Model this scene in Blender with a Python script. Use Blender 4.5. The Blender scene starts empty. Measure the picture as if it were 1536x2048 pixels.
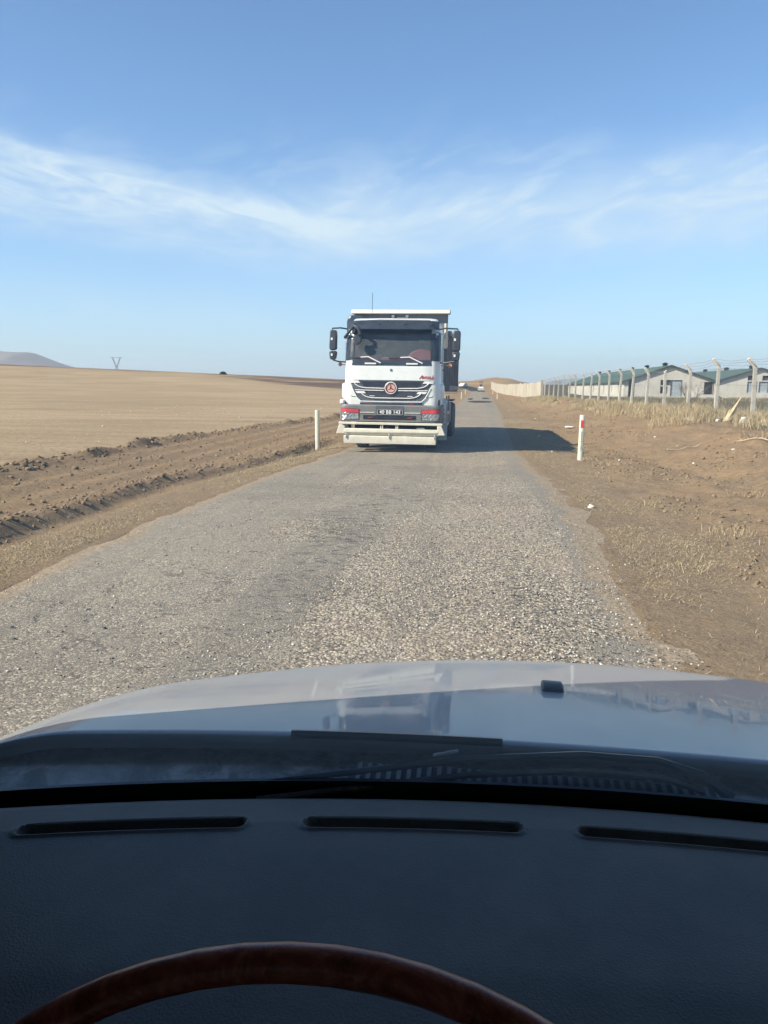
import bpy, bmesh, math, random
import numpy as np
from mathutils import Vector, Matrix
R = math.radians
scene = bpy.context.scene
COL = scene.collection
rnd = random.Random(7)
rng = np.random.default_rng(7)

# ------------------------------------------------------------------ camera
CAM_YAW, CAM_PITCH, CAM_ROLL = 7.16, 9.5, 0.4
def make_camera():
    cd = bpy.data.cameras.new('camera')
    cd.sensor_fit = 'AUTO'; cd.sensor_width = 36.0
    cd.lens = 36.0 * 1488.0 / 2048.0
    cd.clip_start = 0.02; cd.clip_end = 40000
    o = bpy.data.objects.new('camera', cd); COL.objects.link(o)
    y, p, r = R(CAM_YAW), R(CAM_PITCH), R(CAM_ROLL)
    fw = Vector((-math.sin(y)*math.cos(p), math.cos(y)*math.cos(p), -math.sin(p)))
    rt = Vector((math.cos(y), math.sin(y), 0)); up = rt.cross(fw)
    rt2 = rt*math.cos(r) + up*math.sin(r); up2 = -rt*math.sin(r) + up*math.cos(r)
    M = Matrix((rt2, up2, -fw)).transposed().to_4x4()
    M.translation = Vector((0, 0, 1.5))
    o.matrix_world = M
    scene.camera = o
make_camera()

# ------------------------------------------------------------------ light and sky
SUN_EL, SUN_AZ = 37.0, 30.0        # the sun stands to the left and a little behind the viewer
SUN_STRENGTH, SKY_STRENGTH, EXPOSURE = 4.7, 0.099, 1.08
sun_dir = Vector((-math.cos(R(SUN_EL))*math.cos(R(SUN_AZ)), -math.cos(R(SUN_EL))*math.sin(R(SUN_AZ)), math.sin(R(SUN_EL))))
sl = bpy.data.lights.new('sun', 'SUN'); sl.energy = SUN_STRENGTH; sl.angle = R(0.6); sl.color = (1.0, 0.91, 0.76)
so = bpy.data.objects.new('sun', sl); COL.objects.link(so)
so.rotation_euler = sun_dir.to_track_quat('Z', 'Y').to_euler(); so.location = (-30, -15, 40)

def make_world():
    w = bpy.data.worlds.new('World'); scene.world = w; w.use_nodes = True
    nt = w.node_tree; N = nt.nodes; L = nt.links; N.clear()
    out = N.new('ShaderNodeOutputWorld'); bg = N.new('ShaderNodeBackground')
    sky = N.new('ShaderNodeTexSky'); sky.sky_type = 'NISHITA'; sky.sun_disc = False
    sky.sun_elevation = R(SUN_EL); sky.sun_rotation = math.atan2(sun_dir.x, sun_dir.y)
    sky.altitude = 900; sky.air_density = 1.0; sky.dust_density = 0.5; sky.ozone_density = 3.0
    tc = N.new('ShaderNodeTexCoord'); sp = N.new('ShaderNodeSeparateXYZ'); L.new(tc.outputs['Generated'], sp.inputs[0])
    def m(op, a, b=None, c=None, clamp=False):
        n = N.new('ShaderNodeMath'); n.operation = op; n.use_clamp = clamp
        for i, v in enumerate((a, b, c)):
            if v is None: continue
            if isinstance(v, (int, float)): n.inputs[i].default_value = v
            else: L.new(v, n.inputs[i])
        return n.outputs[0]
    az = m('MULTIPLY', m('ARCTAN2', sp.outputs[0], sp.outputs[1]), 180/math.pi)
    el = m('MULTIPLY', m('ARCSINE', sp.outputs[2]), 180/math.pi)
    # drifting ice cloud: noise in sky angles, stretched along the wind and warped
    def noise(sx, sy, shear, detail, rough, dist, off=0.0):
        cx = N.new('ShaderNodeCombineXYZ')
        L.new(m('MULTIPLY', az, sx), cx.inputs[0])
        L.new(m('MULTIPLY', m('ADD', el, m('MULTIPLY', az, shear)), sy), cx.inputs[1]); cx.inputs[2].default_value = off
        n = N.new('ShaderNodeTexNoise'); n.inputs['Scale'].default_value = 1.0; n.inputs['Detail'].default_value = detail
        n.inputs['Roughness'].default_value = rough; n.inputs['Distortion'].default_value = dist
        L.new(cx.outputs[0], n.inputs['Vector']); return n.outputs['Fac']
    def ramp(v, a, b):
        n = N.new('ShaderNodeMapRange'); n.interpolation_type = 'SMOOTHSTEP'
        n.inputs[1].default_value = a; n.inputs[2].default_value = b; L.new(v, n.inputs[0]); return n.outputs[0]
    n_warp = noise(0.10, 0.22, 0.1, 3, 0.5, 0.3, 3.1)
    elw = m('ADD', el, m('MULTIPLY', m('SUBTRACT', n_warp, 0.5), 3.2))
    def gauss(center, width, e=None):
        d = m('DIVIDE', m('SUBTRACT', e or elw, center), width)
        return m('EXPONENT', m('MULTIPLY', m('MULTIPLY', d, d), -1.0))
    # long filament on the left, sloping down to the middle
    c1 = m('ADD', m('MULTIPLY', az, -0.085), 10.0)
    g1 = m('MULTIPLY', gauss(c1, 2.3), ramp(az, -3.0, -14.0))
    c1b = m('ADD', m('MULTIPLY', az, -0.17), 9.0)
    g1b = m('MULTIPLY', gauss(c1b, 0.8), ramp(az, -6.0, -15.0))
    # broad feathered veil on the right
    g2 = m('MULTIPLY', gauss(m('ADD', m('MULTIPLY', az, 0.02), 12.0), 3.0), ramp(az, -19.0, -4.0))
    fib_l = ramp(noise(0.11, 0.62, 0.16, 10, 0.66, 1.3), 0.30, 0.70)
    fib_r = ramp(noise(0.13, 0.42, -0.22, 10, 0.66, 1.2, 7.7), 0.30, 0.72)
    soft = noise(0.05, 0.14, 0.05, 4, 0.5, 0.4, 12.0)
    k1 = m('MULTIPLY', g1, m('MULTIPLY_ADD', fib_l, 0.68, 0.34))
    k1b = m('MULTIPLY', g1b, m('MULTIPLY_ADD', fib_l, 0.5, 0.25))
    k2 = m('MULTIPLY', g2, m('MULTIPLY_ADD', fib_r, 0.55, 0.52))
    high = m('MULTIPLY', m('MULTIPLY', gauss(14.0, 4.0, el), ramp(fib_r, 0.45, 1.0)), 0.16)
    low = m('MULTIPLY', m('MULTIPLY', gauss(5.2, 2.3, el), ramp(soft, 0.35, 0.7)), 0.25)
    cov = m('MULTIPLY', m('ADD', m('ADD', m('ADD', k1, k1b), k2), m('ADD', high, low)), 0.80, clamp=True)
    mix = N.new('ShaderNodeMix'); mix.data_type = 'RGBA'
    L.new(cov, mix.inputs['Factor'])
    tint = N.new('ShaderNodeMix'); tint.data_type = 'RGBA'; tint.blend_type = 'MULTIPLY'; tint.inputs['Factor'].default_value = 1.0
    L.new(sky.outputs[0], tint.inputs['A']); tint.inputs['B'].default_value = SKY_TINT
    hz = N.new('ShaderNodeMix'); hz.data_type = 'RGBA'
    L.new(m('MULTIPLY', m('EXPONENT', m('MULTIPLY', m('MAXIMUM', el, 0.0), -0.21)), 0.85), hz.inputs['Factor'])
    L.new(tint.outputs['Result'], hz.inputs['A']); hz.inputs['B'].default_value = HORIZON
    L.new(hz.outputs['Result'], mix.inputs['A']); mix.inputs['B'].default_value = CLOUD
    L.new(mix.outputs['Result'], bg.inputs[0]); bg.inputs[1].default_value = SKY_STRENGTH
    L.new(bg.outputs[0], out.inputs[0])
SKY_TINT = (0.83, 0.99, 1.05, 1); CLOUD = (3.9, 4.75, 5.3, 1); HORIZON = (2.45, 2.95, 3.45, 1)
make_world()
vs = scene.view_settings
vs.view_transform = 'Standard'; vs.look = 'None'; vs.gamma = 1.0; vs.exposure = EXPOSURE; vs.use_curve_mapping = False
scene.cycles.use_denoising = True
scene.cycles.max_bounces = 8; scene.cycles.transparent_max_bounces = 16
scene.cycles.volume_bounces = 0

# ------------------------------------------------------------------ helpers
def tag(o, label=None, cat=None, group=None, kind=None):
    if label: o['label'] = label
    if cat: o['category'] = cat
    if group: o['group'] = group
    if kind: o['kind'] = kind
    return o
def empty(name, loc, label, cat, group=None):
    o = bpy.data.objects.new(name, None); COL.objects.link(o); o.location = loc
    return tag(o, label, cat, group)
def kids(o): return list(o.children)
def copy_tree(o, parent=None):
    c = o.copy(); COL.objects.link(c); c.parent = parent
    for ch in kids(o): copy_tree(ch, c)
    return c

class MB:
    def __init__(s): s.v = []; s.f = []
    def add(s, vs_, fs):
        n = len(s.v); s.v += [tuple(p) for p in vs_]; s.f += [tuple(i+n for i in f) for f in fs]; return s
    def box(s, x0, x1, y0, y1, z0, z1):
        return s.add([(x0,y0,z0),(x1,y0,z0),(x1,y1,z0),(x0,y1,z0),(x0,y0,z1),(x1,y0,z1),(x1,y1,z1),(x0,y1,z1)],
                     [(0,3,2,1),(4,5,6,7),(0,1,5,4),(1,2,6,5),(2,3,7,6),(3,0,4,7)])
    def prism(s, poly, a, b, axis='y'):
        n = len(poly)
        def P(p, t): return {'y': (p[0], t, p[1]), 'x': (t, p[0], p[1]), 'z': (p[0], p[1], t)}[axis]
        return s.add([P(p, a) for p in poly] + [P(p, b) for p in poly],
                     [tuple(range(n))] + [tuple(range(2*n-1, n-1, -1))] + [(i, i+n, (i+1) % n + n, (i+1) % n) for i in range(n)])
    def tube(s, pts, r, n=8, cap=True):
        pts = [Vector(p) for p in pts]; rs = r if isinstance(r, (list, tuple)) else [r]*len(pts)
        vs_ = []; up0 = None
        for i, p in enumerate(pts):
            d = (pts[min(i+1, len(pts)-1)] - pts[max(i-1, 0)])
            if d.length < 1e-9: d = Vector((0, 0, 1))
            d.normalize()
            if up0 is None: up0 = d.orthogonal().normalized()
            u = (up0 - d*up0.dot(d)); u = u.normalized() if u.length > 1e-6 else d.orthogonal().normalized(); up0 = u
            w = d.cross(u)
            for k in range(n):
                a = 2*math.pi*k/n; vs_.append(p + (u*math.cos(a) + w*math.sin(a))*rs[i])
        fs = [(i*n+k, i*n+(k+1) % n, (i+1)*n+(k+1) % n, (i+1)*n+k) for i in range(len(pts)-1) for k in range(n)]
        if cap: fs += [tuple(range(n-1, -1, -1)), tuple(range((len(pts)-1)*n, len(pts)*n))]
        return s.add(vs_, fs)
    def lathe(s, prof, c, axis='x', n=32):          # prof: (offset along axis, radius)
        vs_ = []
        for (t, r) in prof:
            for k in range(n):
                a = 2*math.pi*k/n; u, w = r*math.cos(a), r*math.sin(a)
                vs_.append({'x': (c[0]+t, c[1]+u, c[2]+w), 'y': (c[0]+u, c[1]+t, c[2]+w), 'z': (c[0]+u, c[1]+w, c[2]+t)}[axis])
        m_ = len(prof)
        fs = [(i*n+k, i*n+(k+1) % n, (i+1)*n+(k+1) % n, (i+1)*n+k) for i in range(m_-1) for k in range(n)]
        fs += [tuple(range(n-1, -1, -1)), tuple(range((m_-1)*n, m_*n))]
        return s.add(vs_, fs)
    def loft(s, rings, cap=True):
        n = len(rings[0]); m_ = len(rings); fs = [(i*n+k, i*n+(k+1) % n, (i+1)*n+(k+1) % n, (i+1)*n+k) for i in range(m_-1) for k in range(n)]
        if cap: fs += [tuple(range(n-1, -1, -1)), tuple(range((m_-1)*n, m_*n))]
        return s.add([p for r_ in rings for p in r_], fs)
    def build(s, name, mat, parent=None, bevel=0.0, smooth=False, seg=2, kind=None):
        me = bpy.data.meshes.new(name); me.from_pydata(s.v, [], s.f); me.materials.append(mat)
        bm = bmesh.new(); bm.from_mesh(me); bmesh.ops.recalc_face_normals(bm, faces=bm.faces[:]); bm.to_mesh(me); bm.free()
        o = bpy.data.objects.new(name, me); COL.objects.link(o)
        if parent: o.parent = parent
        if bevel:
            b = o.modifiers.new('bevel', 'BEVEL'); b.width = bevel; b.segments = seg; b.limit_method = 'ANGLE'; b.angle_limit = R(35)
        if smooth or bevel:
            me.polygons.foreach_set('use_smooth', [True]*len(me.polygons))
            try: me.set_sharp_from_angle(angle=R(38))
            except Exception: pass
        if kind: o['kind'] = kind
        return o

def build_split(mb, name, mat, parent=None, **kw):
    """each connected piece becomes an object of its own"""
    par = list(range(len(mb.v)))
    def find(i):
        while par[i] != i: par[i] = par[par[i]]; i = par[i]
        return i
    for f in mb.f:
        for i in f[1:]: par[find(i)] = find(f[0])
    groups = {}
    for f in mb.f: groups.setdefault(find(f[0]), []).append(f)
    out = []
    for fs in groups.values():
        ids = sorted({i for f in fs for i in f}); mp = {i: k for k, i in enumerate(ids)}
        q = MB(); q.v = [mb.v[i] for i in ids]; q.f = [tuple(mp[i] for i in f) for f in fs]; out.append(q.build(name, mat, parent, **kw))
    return out

def patch(poly, fn, d, thick, cuts=2):
    cuts = cuts*4
    """a plate with outline poly (x,z) that follows the front surface y=fn(x,z), standing d proud of it"""
    bm = bmesh.new()
    bm.faces.new([bm.verts.new((p[0], 0, p[1])) for p in poly])
    bmesh.ops.triangulate(bm, faces=bm.faces[:])
    if cuts: bmesh.ops.subdivide_edges(bm, edges=bm.edges[:], cuts=cuts, use_grid_fill=True)
    for v in bm.verts: v.co.y = fn(v.co.x, v.co.z) - d
    r_ = bmesh.ops.extrude_face_region(bm, geom=bm.faces[:])
    for g in r_['geom']:
        if isinstance(g, bmesh.types.BMVert): g.co.y += thick
    mb = MB(); bm.verts.index_update()
    mb.v = [tuple(v.co) for v in bm.verts]; mb.f = [tuple(v.index for v in f.verts) for f in bm.faces]
    bm.free(); return mb

def text_mb(txt, size, shear=0.0, extrude=0.004, spacing=1.0, bold=0.0):
    cu = bpy.data.curves.new('text', 'FONT'); cu.body = txt; cu.size = size; cu.shear = shear; cu.extrude = extrude
    cu.align_x = 'CENTER'; cu.align_y = 'CENTER'; cu.space_character = spacing; cu.offset = bold; cu.resolution_u = 4
    o = bpy.data.objects.new('text', cu); COL.objects.link(o)
    dg = bpy.context.evaluated_depsgraph_get(); me = bpy.data.meshes.new_from_object(o.evaluated_get(dg))
    mb = MB(); mb.v = [tuple(v.co) for v in me.vertices]; mb.f = [tuple(p.vertices) for p in me.polygons]
    bpy.data.objects.remove(o); bpy.data.curves.remove(cu); bpy.data.meshes.remove(me)
    return mb
def face_front(mb, loc, sx=1.0):        # text in XY -> upright, reading from -Y
    mb.v = [(loc[0] + x*sx, loc[1] - z, loc[2] + y) for (x, y, z) in mb.v]; return mb

# ------------------------------------------------------------------ materials
class NT:
    def __init__(s, name):
        s.m = bpy.data.materials.new(name); s.m.use_nodes = True; s.t = s.m.node_tree; s.N = s.t.nodes; s.L = s.t.links
        s.b = s.N['Principled BSDF']; s.out = s.N['Material Output']
        s.co = s.N.new('ShaderNodeTexCoord').outputs['Object']
    def put(s, v, sock):
        if v is None: return
        if hasattr(v, 'is_output'): s.L.new(v, sock)
        else: sock.default_value = v
    def math(s, op, a, b=None, c=None, clamp=False):
        n = s.N.new('ShaderNodeMath'); n.operation = op; n.use_clamp = clamp
        for i, v in enumerate((a, b, c)): s.put(v, n.inputs[i])
        return n.outputs[0]
    def mapping(s, sc, vec=None):
        n = s.N.new('ShaderNodeMapping'); n.inputs['Scale'].default_value = sc; s.L.new(vec or s.co, n.inputs[0]); return n.outputs[0]
    def noise(s, scale, detail=4, rough=0.55, dist=0.0, vec=None):
        n = s.N.new('ShaderNodeTexNoise'); n.inputs['Scale'].default_value = scale; n.inputs['Detail'].default_value = detail
        n.inputs['Roughness'].default_value = rough; n.inputs['Distortion'].default_value = dist
        s.L.new(vec or s.co, n.inputs['Vector']); return n.outputs['Fac']
    def vor(s, scale, feature='F1', vec=None, rand=1.0):
        n = s.N.new('ShaderNodeTexVoronoi'); n.feature = feature; n.inputs['Scale'].default_value = scale
        n.inputs['Randomness'].default_value = rand
        s.L.new(vec or s.co, n.inputs['Vector']); return n
    def ramp(s, v, a, b, lo=0.0, hi=1.0):
        n = s.N.new('ShaderNodeMapRange'); n.interpolation_type = 'SMOOTHSTEP'
        for i, q in enumerate((a, b, lo, hi)): n.inputs[i+1].default_value = q
        s.L.new(v, n.inputs[0]); return n.outputs[0]
    def cramp(s, v, stops, interp='LINEAR'):
        n = s.N.new('ShaderNodeValToRGB'); n.color_ramp.interpolation = interp; e = n.color_ramp.elements
        while len(e) < len(stops): e.new(0.5)
        for i, (p, c) in enumerate(stops): e[i].position = p; e[i].color = (*c, 1)
        s.L.new(v, n.inputs[0]); return n.outputs[0]
    def mix(s, f, a, b, blend='MIX'):
        n = s.N.new('ShaderNodeMix'); n.data_type = 'RGBA'; n.blend_type = blend
        s.put(f, n.inputs['Factor'])
        for v, k in ((a, 'A'), (b, 'B')):
            if hasattr(v, 'is_output'): s.L.new(v, n.inputs[k])
            else: n.inputs[k].default_value = (*v[:3], 1)
        return n.outputs['Result']
    def attr(s, name):
        n = s.N.new('ShaderNodeAttribute'); n.attribute_name = name; return n.outputs['Fac']
    def bump(s, h, strength=0.4, dist=0.01, prev=None):
        n = s.N.new('ShaderNodeBump'); n.inputs['Strength'].default_value = strength; n.inputs['Distance'].default_value = dist
        s.L.new(h, n.inputs['Height'])
        if prev is not None: s.L.new(prev, n.inputs['Normal'])
        return n.outputs[0]
    def base(s, col, rough=None, normal=None, metal=None, spec=None):
        i = s.b.inputs
        if hasattr(col, 'is_output'): s.L.new(col, i['Base Color'])
        else: i['Base Color'].default_value = (*col[:3], 1)
        if rough is not None: s.put(rough, i['Roughness'])
        if normal is not None: s.L.new(normal, i['Normal'])
        if metal is not None: i['Metallic'].default_value = metal
        if spec is not None: i['Specular IOR Level'].default_value = spec
        return s.m

def plain(name, c, rough=0.5, metal=0.0, var=0.12, scale=6.0, bump=0.0, bscale=60.0, coat=0.0, dirt=None, dirt_amt=0.5, film=0.0):
    n = NT(name); lo = tuple(x*(1-var) for x in c); hi = tuple(min(1, x*(1+var)) for x in c)
    f = n.noise(scale, 5, 0.6)
    col = n.mix(n.ramp(f, 0.3, 0.7), lo, hi)
    if dirt: col = n.mix(n.math('MULTIPLY', n.ramp(n.noise(scale*2.3, 7, 0.7, 0.6), 0.5, 0.75), dirt_amt), col, dirt)
    if film:
        z = n.N.new('ShaderNodeSeparateXYZ'); n.L.new(n.co, z.inputs[0])
        col = n.mix(n.math('MULTIPLY', n.math('MULTIPLY', n.ramp(z.outputs[2], 1.75, 0.25), n.ramp(n.noise(3.5, 8, 0.75, 0.8), 0.34, 0.66, 0.25, 1.0)), film), col, DUST)
    nm = n.bump(n.noise(bscale, 5, 0.6), bump, 0.005) if bump else None
    r_ = n.math('MULTIPLY_ADD', f, 0.2, max(0.0, rough-0.1))
    n.base(col, r_, nm, metal)
    if coat: n.b.inputs['Coat Weight'].default_value = coat; n.b.inputs['Coat Roughness'].default_value = 0.04
    return n.m

DUST = (0.30, 0.24, 0.17)
M = {}
M['white_paint'] = plain('white_paint', (0.66, 0.69, 0.67), 0.35, var=0.03, coat=0.35, dirt=(0.52, 0.52, 0.48), dirt_amt=0.35, film=0.45)
M['cream_steel'] = plain('cream_steel', (0.62, 0.60, 0.49), 0.5, var=0.06, scale=5, dirt=(0.46, 0.38, 0.26), dirt_amt=0.6, bump=0.05, film=0.22)
M['black_plastic'] = plain('black_plastic', (0.036, 0.042, 0.050), 0.38, var=0.25, dirt=(0.10, 0.10, 0.095), dirt_amt=0.45)
M['black_gloss'] = plain('black_gloss', (0.030, 0.037, 0.046), 0.2, var=0.2, dirt=(0.10, 0.105, 0.105), dirt_amt=0.5)
M['grey_plastic'] = plain('grey_plastic', (0.120, 0.130, 0.130), 0.5, var=0.12, dirt=(0.22, 0.20, 0.17), dirt_amt=0.5, film=0.4)
M['grille_grey'] = plain('grille_grey', (0.075, 0.085, 0.095), 0.4, var=0.2, dirt=(0.15, 0.14, 0.12), dirt_amt=0.35)
M['chrome'] = plain('chrome_trim', (0.78, 0.80, 0.80), 0.28, metal=0.6, var=0.05)
M['rubber'] = plain('tyre_rubber', (0.034, 0.033, 0.032), 0.8, var=0.3, scale=12, film=0.5, dirt=DUST, dirt_amt=0.45, bump=0.2)
M['rim_steel'] = plain('rim_steel', (0.35, 0.35, 0.34), 0.45, metal=0.3, dirt=DUST, dirt_amt=0.5)
M['red_tape'] = plain('red_lens', (0.52, 0.045, 0.050), 0.25, var=0.15)
M['red_letter'] = plain('red_letter', (0.33, 0.035, 0.035), 0.4, var=0.1)
M['amber'] = plain('amber_lens', (0.50, 0.25, 0.12), 0.35, var=0.15)
M['lamp_white'] = plain('lamp_white', (0.62, 0.66, 0.62), 0.2, var=0.06, coat=0.6)
M['bright_white'] = plain('bright_white', (0.70, 0.70, 0.68), 0.4, var=0.02)
M['plate_black'] = plain('plate_black', (0.012, 0.013, 0.016), 0.4, var=0.2)
M['emblem_tan'] = plain('emblem_tan', (0.48, 0.33, 0.27), 0.35, var=0.08)
M['emblem_red'] = plain('emblem_red', (0.20, 0.035, 0.030), 0.35, var=0.1)
M['body_grey'] = plain('body_grey', (0.16, 0.17, 0.17), 0.55, var=0.15, scale=3, dirt=(0.24, 0.19, 0.14), dirt_amt=0.5)
M['body_side'] = plain('body_side', (0.22, 0.19, 0.17), 0.6, var=0.25, scale=2, dirt=(0.16, 0.10, 0.07), dirt_amt=0.7)
M['chassis'] = plain('chassis', (0.035, 0.035, 0.038), 0.6, var=0.3, dirt=DUST, dirt_amt=0.4)
M['interior_dark'] = plain('interior_dark', (0.045, 0.05, 0.055), 0.8, var=0.15)
M['red_vinyl'] = plain('red_vinyl', (0.72, 0.13, 0.15), 0.45, var=0.15)
def reflector():
    n = NT('lamp_reflector'); v = n.vor(26.0, 'F1')
    col = n.cramp(n.math('FRACT', n.math('MULTIPLY', v.outputs['Distance'], 2.2)), [(0.0, (0.75, 0.77, 0.75)), (0.45, (0.30, 0.31, 0.31)), (1.0, (0.12, 0.13, 0.13))])
    n.base(col, 0.12, n.bump(v.outputs['Distance'], 0.9, 0.02), 0.55)
    n.b.inputs['Coat Weight'].default_value = 1.0; n.b.inputs['Coat Roughness'].default_value = 0.03
    return n.m
M['reflector'] = reflector()
def truck_glass():
    n = NT('windscreen_glass'); N, L = n.N, n.L
    tr = N.new('ShaderNodeBsdfTransparent'); tr.inputs[0].default_value = (0.72, 0.77, 0.78, 1)
    n.base(n.mix(n.ramp(n.noise(3.0, 5, 0.6), 0.35, 0.7), (0.20, 0.225, 0.235), (0.30, 0.32, 0.33)), 0.04)
    n.b.inputs['Specular IOR Level'].default_value = 0.9
    mx = N.new('ShaderNodeMixShader'); mx.inputs[0].default_value = 0.20
    L.new(tr.outputs[0], mx.inputs[1]); L.new(n.b.outputs[0], mx.inputs[2]); L.new(mx.outputs[0], n.out.inputs[0])
    return n.m
M['truck_glass'] = truck_glass()
def dusty_glass(name, density, color):
    m_ = bpy.data.materials.new(name); m_.use_nodes = True; nt = m_.node_tree; nt.nodes.clear()
    out = nt.nodes.new('ShaderNodeOutputMaterial'); v = nt.nodes.new('ShaderNodeVolumePrincipled')
    v.inputs['Color'].default_value = (*color, 1); v.inputs['Density'].default_value = density; v.inputs['Anisotropy'].default_value = 0.45
    nt.links.new(v.outputs[0], out.inputs['Volume']); return m_
M['dusty_glass'] = dusty_glass('dusty_windscreen_glass', 30.0, (.98, .99, 1.0))

# ------------------------------------------------------------------ terrain
def vnoise(x, y, seed=0):
    xi = np.floor(x).astype(np.int64); yi = np.floor(y).astype(np.int64); xf = x-xi; yf = y-yi
    def h(a, b):
        n = (a*374761393 + b*668265263 + seed*1442695041) & 0xffffffff
        n = ((n ^ (n >> 13))*1274126177) & 0xffffffff; n = n ^ (n >> 16); return (n & 0xffff)/65535.0
    u = xf*xf*(3-2*xf); v = yf*yf*(3-2*yf)
    return (h(xi, yi)*(1-u)+h(xi+1, yi)*u)*(1-v) + (h(xi, yi+1)*(1-u)+h(xi+1, yi+1)*u)*v
def fbm(x, y, oct=4, seed=0, gain=0.5):
    a, s, t = 1.0, 0.0, 0.0
    for i in range(oct):
        s = s + a*(vnoise(x*2**i, y*2**i, seed+i*17)-0.5); t += a; a *= gain
    return s/t*2
def sstep(x, a, b):
    t = np.clip((x-a)/(b-a), 0, 1); return t*t*(3-2*t)
def ip(y, xs, vs_): return np.interp(y, xs, vs_)
def base_z(Y): return ip(Y, [-50, 110, 160, 200, 230, 260, 300, 400, 12000], [0, 0, .15, .45, 1.05, 2.0, 3.0, 3.3, 3.3])
RL = ([-20, 0, 5, 8, 12, 17, 30, 50, 70, 110, 200, 230, 260, 300], [-3.4, -3.4, -3.5, -3.65, -3.5, -3.25, -2.9, -2.4, -2.0, -2.1, -2.0, -4, -9, -18])
RR = ([-20, 0, 5, 8, 12, 17, 22, 30, 50, 70, 100, 200, 230, 260, 300], [1.05, 1.05, 1.10, 1.24, 1.17, .96, .98, 1.05, 1.3, 1.55, 1.7, 1.9, 1.2, -2.5, -11])
def road_l(Y): return ip(Y, *RL)
def road_r(Y): return ip(Y, *RR)
def berm_x(Y): return ip(Y, [4, 7, 11, 14, 19, 26], [-4.75, -4.85, -4.9, -4.5, -4.1, -3.9])
def wind_x(Y): return ip(Y, [4, 7, 11, 15, 20, 27, 37, 60, 100, 200], [-7.3, -7.5, -7.8, -8.2, -8.45, -8.1, -6.95, -6.0, -5.0, -4.5])
def crop_slope(Y): return ip(Y, [0, 14, 60, 150, 250, 300, 400, 12000], [0, 0, .10, .40, .83, 1.0, 1.02, .7])
def ground_z(X, Y, detail=True):
    X = np.asarray(X, float); Y = np.asarray(Y, float)
    z = base_z(Y)
    near = 1-sstep(Y, 90, 180)
    # right verge, bank and the ground behind the fence
    right = ip(X, [1.1, 2.3, 3.4, 4.3, 5.2, 6.2, 7.2, 9, 10, 20, 200], [0, -.05, -.01, .12, .32, .50, .52, .42, .40, .42, .48])
    z = z + right*(1-0.55*sstep(Y, 70, 95))*(0.25+0.75*near)
    # the field rises to the left
    z = z + crop_slope(Y)*0.0365*np.clip(-X-9, 0, 700)
    if detail:
        nb = fbm(X*1.3, Y*0.45, 3, 5)
        d = X-berm_x(Y)+0.12*fbm(Y*0.9, Y*0+3.3, 3, 9)
        fade = 1-sstep(Y, 18, 25)
        z = z + fade*(0.10+0.10*nb)*np.where(d < 0, np.exp(-(d/0.50)**2), np.exp(-(d/0.13)**2))
        z = z - fade*0.045*np.exp(-((d-0.28)/0.22)**2)
        d2 = X-wind_x(Y)+0.25*fbm(Y*0.6, Y*0+1.3, 3, 29)
        wfade = 1-sstep(Y, 60, 140)
        lump = np.clip(fbm(X*1.1, Y*0.8, 4, 41)+0.30, 0, 1)
        z = z + wfade*(0.045+0.27*lump)*np.exp(-(d2/0.30)**2)
        track = np.where((X > wind_x(Y)) & (X < berm_x(Y)), 1.0, 0.0)*wfade
        z = z + track*0.022*np.sin((X+0.015*Y)*7.5+1.2*fbm(X*.5, Y*.2, 2, 77))
        offroad = sstep(np.maximum(road_l(Y)-X, X-road_r(Y)), -0.05, 0.5)
        bank = sstep(X, 1.5, 3.5)*(1-sstep(X, 7.5, 12))
        z = z + offroad*(0.022+0.045*bank)*fbm(X*3.1, Y*2.4, 5, 3, .68)*np.clip(1.4-Y/60, .25, 1)
        z = z + bank*(0.09*fbm(X*0.8, Y*0.55, 3, 13)+0.045*np.abs(fbm(X*2.3, Y*1.7, 4, 17, .65))*sstep(X, 2.6, 4.5))
        crest = np.exp(-((X-6.2-0.5*fbm(Y*.3, Y*0, 2, 91))/0.8)**2)*sstep(Y, 8, 14)*(1-sstep(Y, 60, 90))
        z = z + crest*0.20*np.clip(fbm(X*1.6, Y*1.1, 4, 55)+0.2, 0, 1)
        # bulldozer scrape on the bank
        z = z - 0.07*np.exp(-((X-4.1+0.08*(Y-12))/0.35)**2)*sstep(Y, 6, 9)*(1-sstep(Y, 16, 20))
        z = z + 0.12*sstep(Y, 30, 60)*fbm(X*.05, Y*.05, 3, 8)*sstep(np.abs(X+1), 8, 25)
    # bed of the road
    inside = np.minimum(X-road_l(Y), road_r(Y)-X)
    z = z - 0.035*sstep(inside, 0.02, 0.14)*(Y < 300)
    return z

def grid_obj(name, X, Y, Z, mat, attrs=None, flipped=False):
    ny, nx = X.shape; me = bpy.data.meshes.new(name)
    co = np.stack([X, Y, Z], -1).reshape(-1, 3).astype(np.float32)
    idx = np.arange(ny*nx).reshape(ny, nx)
    q = np.stack([idx[:-1, :-1], idx[:-1, 1:], idx[1:, 1:], idx[1:, :-1]], -1).reshape(-1, 4).astype(np.int32)
    me.vertices.add(len(co)); me.vertices.foreach_set('co', co.ravel())
    me.loops.add(q.size); me.loops.foreach_set('vertex_index', q.ravel())
    me.polygons.add(len(q)); me.polygons.foreach_set('loop_start', np.arange(0, q.size, 4, dtype=np.int32))
    me.polygons.foreach_set('use_smooth', np.ones(len(q), dtype=bool))
    me.update(calc_edges=True)
    for k, v in (attrs or {}).items():
        a = me.attributes.new(k, 'FLOAT', 'POINT'); a.data.foreach_set('value', v.reshape(-1).astype(np.float32))
    me.materials.append(mat); o = bpy.data.objects.new(name, me); COL.objects.link(o); return o

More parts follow.
